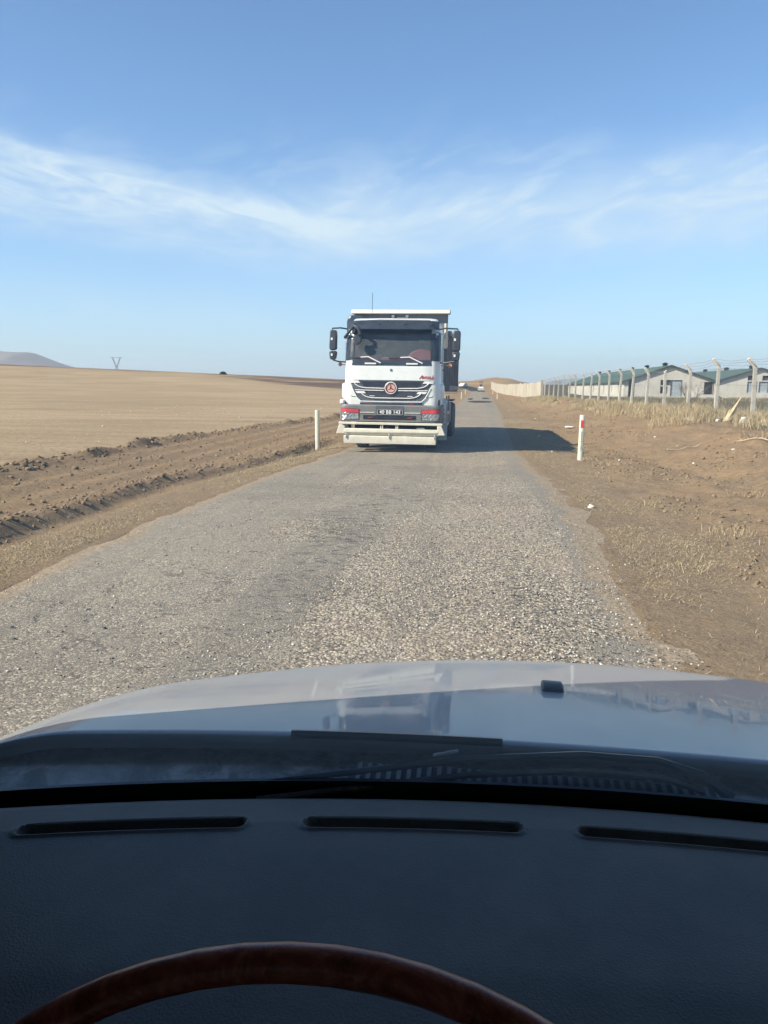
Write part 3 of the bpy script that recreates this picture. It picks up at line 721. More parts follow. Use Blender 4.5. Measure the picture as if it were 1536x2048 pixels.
    f_ = MB(); f_.prism([(-.20, .55), (-.06, .552), (-.02, .50), (-.03, .402), (-.16, .400), (-.21, .47)], -1.06, 1.12, 'x'); f_.build('front_rail', M['cream_steel'], P, bevel=.015)
    f_ = MB()
    f_.prism([(-1.17, .635), (-1.24, .425), (-1.03, .425), (-1.03, .60), (-1.10, .635)], -.20, -.05); f_.prism([(1.09, .635), (1.19, .635), (1.28, .425), (1.10, .425)], -.20, -.05)
    build_split(f_, 'frame_end', M['cream_steel'], P, bevel=.012)
    f_ = MB()
    for x in (-.205, -.165, .15, .185): f_.box(x-.012, x+.012, -.17, -.05, .53, .65)
    f_.box(.62, .80, -.12, -.05, .548, .585); build_split(f_, 'bracket', M['cream_steel'], P, bevel=.004)
    f_ = MB(); f_.prism([(-.20, .385), (-.10, .392), (-.06, .37), (-.07, .207), (-.19, .205), (-.205, .345)], -1.062, 1.072, 'x'); bo = f_.build('lower_board', M['cream_steel'], P, bevel=.010)
    f_ = MB()
    for x in (-1.0, 0.0, 1.04): f_.tube([(x, -.215, .30+.03), (x, -.225, .40), (x, -.215, .45)], .014, 6)
    build_split(f_, 'hinge', M['rim_steel'], bo)
    # ---- wipers
    for (bx0, bx1, pts) in ((-.99, -.50, ((-.72, 2.165), (-.54, 2.175), (-.25, 2.04))), (-.07, .55, ((.20, 2.165), (.41, 2.175), (.71, 2.038)))):
        w = MB(); w.tube([(x, cab_y(x, z)-.035, z) for x, z in pts], .014, 6); wo = w.build('wiper', M['bright_white'], T, smooth=True)
        w = MB(); w.tube([(bx0, cab_y(bx0, 2.155)-.025, 2.150), ((bx0+bx1)/2, cab_y(.1, 2.16)-.025, 2.160), (bx1, cab_y(bx1, 2.155)-.025, 2.158)], .014, 6); w.build('wiper_blade', M['black_plastic'], wo)
    w = MB()
    for (x0, x1) in ((-.615, -.352), (.338, .605)): w.box(x0, x1, .0, .03, 2.008, 2.043)
    build_split(w, 'washer_bar', M['bright_white'], T, bevel=.004)
    # ---- mirrors
    for s_ in (-1, 1):
        x0, x1 = (-1.46, -1.285) if s_ < 0 else (1.37, 1.555)
        xm = (x0+x1)/2; yy = .10
        arm = MB(); arm.tube([(s_*1.06, .25, 2.81), (s_*1.2, .12, 2.825), (xm+.02*s_, yy+.02, 2.815), (xm+.03*s_, yy+.05, 2.76)], .018, 8)
        lower = MB(); lower.tube([(s_*1.10, .25, 2.06), (s_*1.25, .15, 2.065), (xm, yy+.02, 2.095), (xm, yy+.05, 2.14)], .016, 8)
        A = arm.build('mirror', M['black_plastic'], T, smooth=True); lower.build('mirror_bracket', M['black_plastic'], A, smooth=True)
        h = MB(); h.prism([(x0+.02, 2.775), (x1-.02, 2.775), (x1, 2.72), (x1-.005, 2.36), (x1-.03, 2.325), (x0+.03, 2.318), (x0, 2.36)], yy-.06, yy+.10); h.build('mirror_housing', M['black_plastic'], A, bevel=.03, seg=3)
        h = MB(); h.prism([(x0+.02, 2.305), (x1-.02, 2.305), (x1-.005, 2.27), (x1-.02, 2.14), (x1-.05, 2.105), (x0+.04, 2.105), (x0+.01, 2.14), (x0, 2.27)], yy-.05, yy+.10); h.build('mirror_housing', M['black_plastic'], A, bevel=.025, seg=3)
        h = MB(); cx = xm-.02 if s_ < 0 else xm-.03
        for z in (2.57, 2.215): h.box(cx-.022, cx+.022, yy-.068, yy-.055, z-.028, z+.028)
        build_split(h, 'mirror_sticker', M['bright_white'], A, bevel=.008)
        h = MB(); ox = -1.228 if s_ < 0 else 1.325; h.tube([(s_*1.12, .3, 2.0), (ox, .25, 2.005)], .01, 6)
        h.lathe([(-.02, .002), (-.02, .02), (-.008, .022), (-.018, .045), (0, .048), (.02, .045)], (ox, .24, 2.005), 'y', 20); h.build('side_marker', M['amber'], T, smooth=True)
    fm = MB(); fm.tube([(-1.13, .28, 2.62), (-.98, .08, 2.76), (-.84, .0, 2.90)], [.035, .028, .04], 8); fm.tube([(-.86, .0, 2.86), (-.76, -.06, 2.80), (-.72, -.06, 2.68), (-.80, -.04, 2.64)], [.04, .035, .04, .02], 8)
    F = fm.build('front_mirror', M['black_plastic'], T, smooth=True)
    tp = [(-.90, 2.63), (-.82, 2.665), (-.72, 2.62), (-.67, 2.56), (-.70, 2.48), (-.785, 2.43), (-.84, 2.46), (-.87, 2.54)]
    fm = MB(); fm.prism(tp, -.10, .0); fm.build('mirror_housing', M['black_plastic'], F, bevel=.03, seg=3)
    # ---- side windows, doors
    for s_ in (-1, 1):
        x = s_*1.101
        d = MB(); d.prism([(.42, 2.07), (1.30, 2.07), (1.30, 2.72), (.50, 2.72), (.42, 2.55)], x-.012, x+.014, 'x'); d.build('side_window', M['black_gloss'], T, bevel=.01)
        d = MB(); d.box(min(s_*1.10, s_*1.128), max(s_*1.10, s_*1.128), .36, .40, 2.08, 2.70); d.build('wind_deflector', M['chrome'], T)
        d = MB(); d.box(x-.03, x+.03, 1.15, 1.30, 1.90, 1.94); d.build('door_handle', M['black_plastic'], T, bevel=.01)
        # mudguard, steps and flap
        mg = MB(); ar = []
        for k in range(11):
            a = math.pi*(.04+.92*k/10); ar.append((1.45-.66*math.cos(a), .56+.66*math.sin(a)))
        inner = [(1.45-.60*math.cos(math.pi*(.04+.92*k/10)), .56+.60*math.sin(math.pi*(.04+.92*k/10))) for k in range(10, -1, -1)]
        mg.prism(ar+inner, s_*.93, s_*1.23, 'x'); mg.build('mudguard', M['white_paint'], T, smooth=True)
        st = MB()
        for z in (.42, .72): st.box(min(s_*1.0, s_*1.2), max(s_*1.0, s_*1.2), .22, .62, z, z+.04)
        st.box(min(s_*1.02, s_*1.19), max(s_*1.02, s_*1.19), .24, .60, .45, 1.1); st.build('step', M['chassis'], T, bevel=.01)
        fl = MB(); fl.box(min(s_*.86, s_*1.22), max(s_*.86, s_*1.22), 2.16, 2.18, .16, .75); fl.build('mud_flap', M['white_paint'], T)
        tk = MB(); tk.prism([(s_*.75, .48), (s_*1.17, .48), (s_*1.20, .55), (s_*1.20, 1.05), (s_*1.12, 1.12), (s_*.75, 1.12)], 3.9, 5.1); tk.build('fuel_tank' if s_ > 0 else 'tool_box', M['body_grey'], T, bevel=.04)
        rg = MB(); rg.box(min(s_*1.15, s_*1.2), max(s_*1.15, s_*1.2), 2.3, 3.8, .5, .58); rg.box(min(s_*1.15, s_*1.2), max(s_*1.15, s_*1.2), 2.3, 3.8, .8, .88); rg.box(s_*1.18-.02, s_*1.18+.02, 2.3, 2.36, .5, 1.3); rg.box(s_*1.18-.02, s_*1.18+.02, 3.7, 3.76, .5, 1.3)
        rg.build('side_guard', M['rim_steel'], T)
        for y in (6.2, 7.55):
            f2 = MB(); f2.box(min(s_*.72, s_*1.22), max(s_*.72, s_*1.22), y-.55, y+.55, 1.10, 1.13); f2.build('rear_mudguard', M['chassis'], T)
        for y in (1.45, 3.1): wheel(T, s_*.86, y, .515, .31, s_)
        for y in (6.2, 7.55): wheel(T, s_*.96, y, .515, .56, s_)
    c = MB(); c.box(-.42, -.34, .4, 9.4, .75, 1.05); c.box(.34, .42, .4, 9.4, .75, 1.05)
    for y in (.5, 1.45, 3.1, 6.2, 7.55): c.tube([(-.9, y, .515), (.9, y, .515)], .08, 10); c.box(-.42, .42, y-.06, y+.06, .8, .95)
    c.box(-.4, .4, .3, 1.6, .7, 1.1); c.build('chassis', M['chassis'], T)
    # ---- air intake stack and hoist ram behind the cab
    a = MB(); a.prism([(-1.35, 2.2), (-1.36, 3.10), (-1.33, 3.20), (-1.25, 3.27), (-1.02, 3.27), (-.90, 3.20), (-.84, 3.10), (-.95, 3.0), (-1.02, 2.2)], 1.78, 2.02); a.build('air_intake', M['black_gloss'], T, bevel=.04, seg=3)
    h = MB(); h.tube([(1.0, 1.92, 1.2), (1.0, 1.92, 2.45)], .10, 14); h.tube([(1.0, 1.92, 2.45), (1.0, 1.92, 3.0)], .06, 12); h.tube([(1.13, 1.9, 2.7), (1.13, 1.9, 3.08)], .035, 10); h.build('hoist_ram', M['cream_steel'], T, smooth=True)
    # ---- tipping body
    x0, x1, y0, y1, zb, zt = -1.27, 1.22, 2.12, 9.9, 1.42, 3.42
    b = MB(); b.box(x0+.05, x1-.05, y0, y0+.06, zb, zt-.06); b.box(x0+.04, x1-.04, y1-.1, y1, zb, zt-.52); b.box(x0+.04, x1-.04, y0+.06, y1-.1, zb, zb+.08); BO = b.build('tipper_body', M['body_grey'], T)
    b = MB()
    for s_ in (x0, x1-.06):
        b.prism([(y0+.06, zb), (y1-.10, zb), (y1-.05, zt-.52), (y0+.06, zt-.50)], s_+.012, s_+.052, 'x')
        o = s_-.035 if s_ < 0 else s_+.052
        for y in np.linspace(y0+.35, y1-.3, 7): b.box(o, o+.045, y-.06, y+.06, zb, zt-.52)
        b.box(o, o+.045, y0+.05, y1-.05, zb, zb+.14); b.box(o-.01, o+.055, y0+.05, y1-.05, zt-.62, zt-.50)
    b.build('side_panel', M['body_side'], BO, bevel=.006)
    b = MB(); b.prism([(y0-.16, zt-.10), (y0-.12, zt), (y0+.10, zt+.02), (y0+.12, zt-.10)], x0-.01, x1+.01, 'x'); b.build('top_beam', M['cream_steel'], BO, bevel=.02)
    b = MB(); b.box(-.255, -.185, y0-.08, y0, 3.225, 3.30); b.box(.10, .17, y0-.08, y0, 3.225, 3.30); b.box(-.12, .10, y0-.06, y0, 3.225, 3.243); build_split(b, 'lock_bracket', M['bright_white'], BO, bevel=.006)
    tg = MB(); tg.box(x0, x1, y1, y1+.08, zb-.05, zt-.50); tg.box(x0+.1, x1-.1, y1+.08, y1+.14, 2.0, 2.12); tg.build('tailgate', M['body_side'], BO, bevel=.01)
    return T
TRUCK = build_truck()

def build_driver():
    # seated figure with both hands on the wheel, seen dimly through the windscreen
    o0 = Vector((-2.03, 17.2, 0.0))
    J = {'pelvis': (.58, 1.22, 1.82), 'waist': (.58, 1.26, 2.0), 'chest': (.58, 1.24, 2.25), 'neckb': (.58, 1.22, 2.41), 'neck': (.58, 1.20, 2.48), 'head': (.58, 1.17, 2.58), 'crown': (.58, 1.18, 2.68),
         'sl': (.39, 1.20, 2.36), 'el': (.33, 1.02, 2.13), 'wl': (.44, .82, 2.24), 'hl': (.45, .76, 2.28), 'sr': (.77, 1.20, 2.36), 'er': (.86, 1.02, 2.13), 'wr': (.80, .82, 2.24), 'hr': (.79, .76, 2.28),
         'kl': (.45, .78, 1.86), 'kr': (.72, .78, 1.86), 'fl': (.45, .66, 1.5), 'fr': (.72, .66, 1.5)}
    rad = {'pelvis': .15, 'waist': .135, 'chest': .15, 'neckb': .075, 'neck': .055, 'head': .088, 'crown': .07, 'sl': .068, 'el': .045, 'wl': .03, 'hl': .036, 'sr': .068, 'er': .045, 'wr': .03, 'hr': .036, 'kl': .065, 'kr': .065, 'fl': .05, 'fr': .05}
    E = [('pelvis', 'waist'), ('waist', 'chest'), ('chest', 'neckb'), ('neckb', 'neck'), ('neck', 'head'), ('head', 'crown'), ('chest', 'sl'), ('sl', 'el'), ('el', 'wl'), ('wl', 'hl'), ('chest', 'sr'), ('sr', 'er'), ('er', 'wr'), ('wr', 'hr'), ('pelvis', 'kl'), ('pelvis', 'kr'), ('kl', 'fl'), ('kr', 'fr')]
    names = list(J); me = bpy.data.meshes.new('person')
    me.from_pydata([tuple(Vector(J[k])) for k in names], [(names.index(a), names.index(b)) for a, b in E], [])
    n = NT('driver_cloth_and_skin'); z = n.N.new('ShaderNodeSeparateXYZ'); n.L.new(n.co, z.inputs[0])
    hd = n.ramp(z.outputs[2], 2.44, 2.455); hnd = n.math('MULTIPLY', n.ramp(z.outputs[1], .82, .80), n.ramp(z.outputs[2], 2.0, 2.1)); sk = n.math('MAXIMUM', hd, hnd)
    hair = n.ramp(z.outputs[2], 2.63, 2.65)
    n.base(n.mix(hair, n.mix(sk, (.16, .20, .17), (.42, .26, .19)), (.03, .025, .02)), .8); me.materials.append(n.m)
    o = bpy.data.objects.new('person', me); COL.objects.link(o); o.location = o0; o.rotation_euler = (0, R(.45), 0)
    sk = o.modifiers.new('skin', 'SKIN'); sk.use_smooth_shade = True
    for i, k in enumerate(names): me.skin_vertices[0].data[i].radius = (rad[k], rad[k])
    me.skin_vertices[0].data[0].use_root = True
    ss = o.modifiers.new('sub', 'SUBSURF'); ss.levels = 1; ss.render_levels = 2
    tag(o, 'driver in a grey green top behind the windscreen of the oncoming dump truck', 'person')
    f = MB(); f.lathe([(-.02, .01), (0, .018)], (.58, 1.075, 2.56), 'y', 8)
    return o
build_driver()

# ------------------------------------------------------------------ the car the picture is taken from
CX = 0.29                                      # middle of the car
def build_car():
    C_ = empty('car', (CX-.023, 0, -.0045), 'silver car seen from its driving seat, with dusty bonnet, dark dashboard and brown steering wheel', 'car')
    C_.rotation_euler = (0, R(1.3), 0)
    # ---- paint
    n = NT('silver_paint'); big = n.noise(2.2, 6, 0.65); run = n.noise(1.0, 6, 0.6, 1.5, n.mapping((9.0, 3.0, 3.0)))
    dust = n.math('MULTIPLY', n.ramp(n.math('ADD', n.math('MULTIPLY', big, .6), n.math('MULTIPLY', run, .4)), .38, .62), .5)
    rings = n.ramp(n.math('ABSOLUTE', n.math('SUBTRACT', n.noise(2.6, 4, .55, 1.2, n.mapping((1.0, 1.8, 1.0))), .52)), .0, .012)
    dust = n.math('MULTIPLY', dust, n.math('MULTIPLY_ADD', rings, .35, .65))
    col = n.mix(dust, (.255, .275, .295), (.36, .36, .34))
    n.base(col, n.math('MULTIPLY_ADD', dust, .35, .40), None, .15)
    n.b.inputs['Coat Weight'].default_value = .55
    n.L.new(n.math('MULTIPLY_ADD', dust, .10, .02), n.b.inputs['Coat Roughness'])
    paint = n.m
    # ---- bonnet
    def rear_y(x): return .900 - .055*(x/.80)**2
    def front_y(x): return 1.86 - .14*(abs(x)/.8)**2 - .8*max(0, abs(x)-.5)**2
    def hood_z(x, s, t):
        a = abs(x); s0 = .62 - .22*(a/.8)**2 - .8*max(0, a-.5)**2
        z = 1.054 - .172*s - .030*s*s - (.022+.026*float(sstep(np.array(s), .0, .6)))*(a/.8)**2 - 2.2*max(0, s-s0)**2 - 1.4*max(0, a-.80)**2
        return float(z)
    xs = np.linspace(-.95, .95, 96); ts = np.linspace(0, 1, 41); V = []; F_ = []
    for t in ts:
        for x in xs:
            y = rear_y(x)+(front_y(x)-rear_y(x))*t; s = y-.90
            V.append((x, y, hood_z(x, s, t)))
    nx = len(xs)
    for i in range(len(ts)-1):
        for j in range(nx-1): F_.append((i*nx+j, i*nx+j+1, (i+1)*nx+j+1, (i+1)*nx+j))
    h = MB(); h.add(V, F_); H = h.build('bonnet', paint, C_, smooth=True)
    sd = H.modifiers.new('thick', 'SOLIDIFY'); sd.thickness = .018; sd.offset = -1
    def hz(x, y): return hood_z(x, y-.90, 0)
    eb = MB(); xe = np.linspace(-.94, .94, 31); eb.loft([[(x, rear_y(x)+.055, .45), (x, rear_y(x)+.055, hz(x, rear_y(x)+.055)-.020), (x, front_y(x)-.05, hz(x, front_y(x)-.05)-.03), (x, front_y(x)-.05, .45)] for x in xe]); eb.build('engine_bay', M['chassis'], C_)
    w = MB(); wx, wy = -.152, 1.235; wz = hz(wx, wy)
    w.prism([(wy-.016, wz-.004), (wy+.024, wz-.006), (wy+.020, wz+.010), (wy-.006, wz+.014), (wy-.016, wz+.010)], wx-.018, wx+.018, 'x'); w.build('washer_nozzle', M['black_plastic'], C_, bevel=.004)
    # ---- cowl below the screen with ribbed intake
    cw = n2 = NT('dusty_cowl'); col = n2.mix(n2.ramp(n2.noise(16.0, 8, .75, .5), .40, .62), (.16, .17, .17), (.60, .59, .55)); col = n2.mix(n2.ramp(n2.noise(4.0, 5, .6), .4, .65, 0, .5), col, (.66, .65, .60))
    cowl_m = n2.base(col, .7, n2.bump(n2.noise(60.0, 5, .6), .2, .004))
    c = MB(); xs = np.linspace(-.96, .96, 43); r0 = [(x, rear_y(x)-.046-.02*(x/.8)**2, 1.006-.012*(x/.8)**2) for x in xs]; r1 = [(x, rear_y(x)-.030, 1.016-.012*(x/.8)**2) for x in xs]; r2 = [(x, rear_y(x)+.05, 1.012-.014*(x/.8)**2) for x in xs]; r3 = [(x, rear_y(x)+.05, .90) for x in xs]; r4 = [(x, rear_y(x)-.046-.02*(x/.8)**2, .90) for x in xs]
    c.loft([[r0[i], r1[i], r2[i], r3[i], r4[i]] for i in range(len(xs))]); CW = c.build('cowl', cowl_m, C_, smooth=True)
    c = MB(); xi = np.linspace(-.44, .03, 25); c.loft([[(x, rear_y(x)-.045, 1.0125), (x, rear_y(x)-.008, 1.0205), (x, rear_y(x)-.008, 1.012), (x, rear_y(x)-.045, 1.004)] for x in xi]); IG = c.build('intake_grille', M['chassis'], CW)
    c = MB()
    for x in np.arange(-.43, .02, .0125):
        y = rear_y(x); c.prism([(y-.044, 1.006), (y-.042, 1.017), (y-.012, 1.0245), (y-.009, 1.014)], x, x+.0052, 'x')
    c.build('intake_rib', plain('rib_plastic', (.26, .27, .26), .6), IG)
    c = MB(); c.tube([(x, rear_y(x)+.004, hz(x, rear_y(x))+.001) for x in np.linspace(-.52, -.25, 14)], .006, 6); c.build('bonnet_seal', M['black_plastic'], C_, smooth=True)
    w = MB(); P = [(-.54, .805, 1.022), (-.415, .835, 1.034), (-.29, .868, 1.044), (-.153, .888, 1.052), (-.06, .890, 1.052), (-.01, .878, 1.044), (.02, .858, 1.028)]
    w.tube(P, [.003, .004, .0045, .005, .005, .006, .008], 6); W = w.build('wiper', M['black_plastic'], C_, smooth=True)
    w = MB(); w.tube([(x, y-.014, z-.014) for x, y, z in P[:-1]], .004, 6); w.build('wiper_blade', M['rubber'], W)
    w = MB(); w.tube([(-.335, .855, 1.050), (-.305, .864, 1.054)], .003, 6); w.tube([(-.02, .852, 1.022), (.005, .852, 1.022)], .006, 8); build_split(w, 'wiper_clip', M['rim_steel'], W)
    # ---- windscreen (thin dusty slab whose scatter veils the view) with its black edge band
    def scr(x, t):       # t=0 bottom, 1 top
        yb = .849 - .085*(x/.80)**2; return (x*(1-.04*t), yb*(1-t)+(yb-.02)*t, .985-.02*(x/.8)**2*(1-t)+(1.93-.985)*t)
    xs = np.linspace(-.95, .95, 39)
    def strip(t0, t1): return [(a, b) for a, b in zip([scr(x, t0) for x in xs], [scr(x, t1) for x in xs])]
    g = MB(); TT = np.linspace(.053, .97, 9); k = len(xs); front = [scr(x, t) for t in TT for x in xs]; back = [(x, y-.006, z) for (x, y, z) in front]; n9 = len(front)
    g.v = front+back; rows = len(TT)
    for i in range(rows-1):
        for j in range(k-1):
            a, b, c_, d = i*k+j, i*k+j+1, (i+1)*k+j+1, (i+1)*k+j; g.f += [(a, b, c_, d), (n9+d, n9+c_, n9+b, n9+a)]
    bd_ = [j for j in range(k)]+[i*k+k-1 for i in range(1, rows)]+[(rows-1)*k+j for j in range(k-2, -1, -1)]+[i*k for i in range(rows-2, 0, -1)]
    for a, b in zip(bd_, bd_[1:]+bd_[:1]): g.f.append((b, a, n9+a, n9+b))
    G = g.build('windscreen', M['dusty_glass'], C_)
    fr = NT('black_edge_band'); fr.base((.006, .007, .009), .35); fb = MB(); s_ = strip(-.060, .052)
    fb.loft([[a, b, (b[0], b[1]-.006, b[2]), (a[0], a[1]-.006, a[2])] for a, b in s_]); fb.build('edge_band', fr.m, C_, smooth=True)
    # ---- dashboard: a long soft moulded shelf with three slots for warm air
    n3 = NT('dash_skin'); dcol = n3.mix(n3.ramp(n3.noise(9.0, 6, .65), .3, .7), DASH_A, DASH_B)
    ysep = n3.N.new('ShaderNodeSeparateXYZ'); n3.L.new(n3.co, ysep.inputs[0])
    scatter_glow = n3.math('MULTIPLY', n3.ramp(ysep.outputs[1], .66, .82), n3.ramp(n3.noise(5.0, 6, .7), .25, .75, .25, .75))  # brown sun-scatter glow towards the windscreen, painted into the dash colour
    dcol = n3.mix(scatter_glow, dcol, (.235, .205, .165))
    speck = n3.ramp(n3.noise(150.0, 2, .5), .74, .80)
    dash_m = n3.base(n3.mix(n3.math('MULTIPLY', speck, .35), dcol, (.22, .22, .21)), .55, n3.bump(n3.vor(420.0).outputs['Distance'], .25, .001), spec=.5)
    slot_defs = [(-.455, -.215, .0), (-.150, .083, 0), (.150, .385, 0)]        # in car coordinates around CX below
    def dash_edge(x): return .845 - .111*(x/.80)**2
    def dash_z(x, q):     # q distance behind the front edge
        return float(np.interp(q, [0, .012, .03, .08, .28, .45, .53, .59], [1.000, 1.016, 1.024, 1.028, 1.022, 1.000, .965, .88])) - .004*(x/.8)**2
    slots = []
    for (a, b) in ((-.760, -.530), (-.466, -.232), (-.170, .066), (.130, .362), (.43, .66)): slots.append((a, b))
    def slot_depth(x, q):
        for (a, b) in slots:
            m_ = (a+b)/2; hl = (b-a)/2
            dx = max(0, abs(x-m_)-(hl-.0085)); dq = q-.081
            d = math.hypot(dx, dq)
            if d < .014: return float(.017*(1-sstep(np.array(d), .0046, .0090)) - .0022*math.exp(-((d-.0115)/.0022)**2))
        return 0.0
    xs = np.concatenate([np.arange(-.90, .90, .0034)]); qs = np.concatenate([[0, .004, .008, .012, .018, .025, .030, .034], np.arange(.036, .064, .006), np.arange(.064, .0995, .0016), np.arange(.103, .60, .012)])
    d = MB(); V = []
    for q in qs:
        for x in xs:
            V.append((x, dash_edge(x)-q, dash_z(x, q)-slot_depth(x, q)))
    k = len(xs); d.v = V; d.f = [(i*k+j, i*k+j+1, (i+1)*k+j+1, (i+1)*k+j) for i in range(len(qs)-1) for j in range(k-1)]
    V2 = [(x, dash_edge(x)+.004, .95) for x in xs]; b0 = len(d.v); d.v += V2; d.f += [(b0+j, b0+j+1, j+1, j) for j in range(k-1)]
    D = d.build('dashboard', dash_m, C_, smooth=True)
    for (a, b) in slots:
        v = MB(); v.tube([(x, dash_edge(x)-.081, dash_z(x, .081)-.0165) for x in np.linspace(a+.006, b-.006, 8)], .0038, 6); v.build('vent_slot', M['chassis'], D)
    # crumbs of grit
    # ---- steering wheel
    sw = empty('steering_wheel', (-.052-CX, .150, 1.124), None, None); sw.parent = C_
    th = R(65); u = Vector((0, math.cos(th), math.sin(th))); rt = Vector((1, 0, 0)); nrm = Vector((0, -math.sin(th), math.cos(th)))
    rim = MB(); RR_ = .1885; pts = [rt*RR_*math.cos(2*math.pi*k/72)+u*RR_*math.sin(2*math.pi*k/72) for k in range(73)]
    rim.tube(pts, .0066, 14)
    n4 = NT('brown_rim_wrap'); rc = n4.cramp(n4.noise(34.0, 8, .8, 1.2), [(.36, RIM_A), (.52, RIM_B), (.68, RIM_C)])
    rim.build('rim', n4.base(rc, .30, n4.bump(n4.noise(120.0, 4, .6), .15, .002)), sw, smooth=True)
    sp = MB(); hub = nrm*-.03
    for a in (R(200), R(-20), R(270)):
        e = rt*RR_*math.cos(a)+u*RR_*math.sin(a); sp.tube([e, e*.5+hub*.6, hub], [.012, .016, .03], 8)
    sp.build('spoke', M['black_plastic'], sw, smooth=True)
    hb = MB(); hb.tube([hub-nrm*.02, hub+nrm*.02], [.07, .06], 24); hb.tube([hub-nrm*.02, hub-nrm*.30], .035, 12); hb.build('hub', M['black_plastic'], sw, smooth=True)
    # ---- the rest of the body round the viewer
    b = MB()
    for s in (-1, 1):
        side = [(1.75, .45), (1.72, .58), (1.5, .70), (1.2, .84), (.80, .93), (.70, 1.0), (-2.4, 1.02), (-2.45, .45), (-1.75, .42), (-1.65, .72), (-1.3, .80), (-.95, .72), (-.85, .42), (1.0, .42), (1.05, .68), (1.35, .60), (1.60, .55), (1.65, .45)]
        b.prism([(y, z) for y, z in side], s*.975, s*.945, 'x')
    b.box(-.90, .90, 1.70, 1.80, .40, .60); b.box(-.945, .945, -2.45, -2.40, .45, 1.02); b.box(-.945, .945, -2.4, 1.0, .38, .42); b.build('body', paint, C_, bevel=.01)
    bp = MB(); bp.box(-.86, .86, 1.80, 1.92, .38, .56); bp.build('bumper', M['grey_plastic'], C_, bevel=.03)
    r_ = MB(); r_.prism([(.86, 1.93), (.80, 1.985), (-2.2, 1.99), (-2.42, 1.92), (-2.40, 1.89), (.80, 1.90)], -.96, .96, 'x'); r_.build('roof', paint, C_, bevel=.015)
    p = MB()
    for s in (-1, 1):
        p.tube([(s*.965, .80, .98), (s*.955, .80, 1.25), (s*.935, .79, 1.95)], [.045, .032, .030], 8)
        p.tube([(s*.955, -.45, 1.0), (s*.93, -.45, 1.93)], .035, 8); p.tube([(s*.955, -1.5, 1.0), (s*.93, -1.5, 1.93)], .035, 8); p.tube([(s*.94, -2.38, 1.0), (s*.92, -2.33, 1.93)], .04, 8)
    build_split(p, 'pillar', M['black_plastic'], C_, smooth=True)
    tint = NT('opaque_shade_pane'); tint.base((.010, .012, .014), .06)  # opaque black side panes, added out of view to keep sun off the dashboard
    for s in (-1, 1):
        for (ya, yb) in ((.78, -.42), (-.48, -1.47), (-1.53, -2.30)):
            w = MB(); w.add([(s*.955, ya, 1.0), (s*.955, yb, 1.0), (s*.930, yb, 1.905), (s*.930, ya-.01, 1.905), (s*.949, ya, 1.0), (s*.949, yb, 1.0), (s*.924, yb, 1.905), (s*.924, ya-.01, 1.905)], [(0, 1, 2, 3), (7, 6, 5, 4), (0, 4, 5, 1), (1, 5, 6, 2), (2, 6, 7, 3), (3, 7, 4, 0)])
            w.build('side_window', tint.m, C_)
    w = MB(); w.prism([(-2.40, 1.0), (-2.39, 1.0), (-2.37, 1.885), (-2.38, 1.885)], -.80, .80, 'x'); w.build('rear_window', tint.m, C_)
    for sx in (-.37, .37):
        s = MB(); s.prism([(-.15, .50), (-.70, .50), (-.95, 1.15), (-.86, 1.18), (-.62, .68), (-.15, .70)], sx-.24, sx+.24, 'x'); s.build('seat', M['interior_dark'], C_, bevel=.04)
    f = MB(); f.box(-.80, .80, .24, .70, .45, .93); f.build('dash_underside', M['interior_dark'], C_)
    for s in (-1, 1):
        for y in (1.35, -1.3): wheel(C_, s*.80, y, .33, .2, s)
        l = MB(); l.box(s*.62-.14, s*.62+.14, 1.79, 1.81, .57, .62); l.build('headlight', M['reflector'], C_, bevel=.01)
        l = MB(); l.tube([(s*.88, .62, 1.02), (s*.97, .60, 1.06)], .02, 8); l.box(min(s*.95, s*1.12), max(s*.95, s*1.12), .54, .66, 1.02, 1.16); l.build('side_mirror', M['black_plastic'], C_, bevel=.02)
    return C_
DASH_A, DASH_B = (.100, .108, .104), (.140, .142, .132)
RIM_A, RIM_B, RIM_C = (.09, .026, .018), (.36, .10, .065), (.62, .24, .14)
CAR = build_car()

# ------------------------------------------------------------------ roadside marker posts
M['post_cream'] = plain('post_cream', (.60, .59, .47), .5, var=.05, dirt=(.55, .48, .34), dirt_amt=.4)
M['ink'] = plain('ink', (.02, .02, .02), .6)
def marker_post(x, y, h, label, front=True, lean=0.0, letters=False):
    t = empty('marker_post', (x, y, gz(x, y)-.03), label, 'marker post', 'white roadside marker posts'); t.rotation_euler = (0, R(lean), 0)
    b = MB(); b.prism([(-.058, .035), (-.045, -.02), (-.02, -.035), (.02, -.035), (.045, -.02), (.058, .035), (.035, .030), (0, .010), (-.035, .030)], 0, h, 'z')
    b.build('post_body', M['post_cream'], t, bevel=.004)
    if front:
        r_ = MB(); r_.box(-.036, .036, -.041, -.034, h-.275, h-.110); r_.build('reflector', M['red_tape'], t, bevel=.004)
    if letters:
        q = MB()
        for i, ch in enumerate('KARAYOLLARI'):
            m_ = face_front(text_mb(ch, .042, 0, .0015, 1, .001), (0, -.0365, h-.375-.0395*i)); q.add(m_.v, m_.f)
        q.build('post_lettering', M['ink'], t)
    return t
marker_post(2.235, 16.75, 1.02, 'white post with red reflector and stacked black letters on the right verge', True, .6, True)
marker_post(-3.93, 18.0, 1.02, 'plain cream post without reflector on the left verge beside the truck', False, 0)
marker_post(2.49, 107, 1.0, 'small far white post on the right of the road, nearer of two', True)
marker_post(3.0, 172, 1.0, 'tiny far white post on the right of the road, farther of two', True)
marker_post(-2.45, 104, 1.0, 'small far white post just right of the truck, nearer of two', False)
marker_post(-3.05, 165, 1.0, 'tiny far white post just right of the truck, farther of two', False)

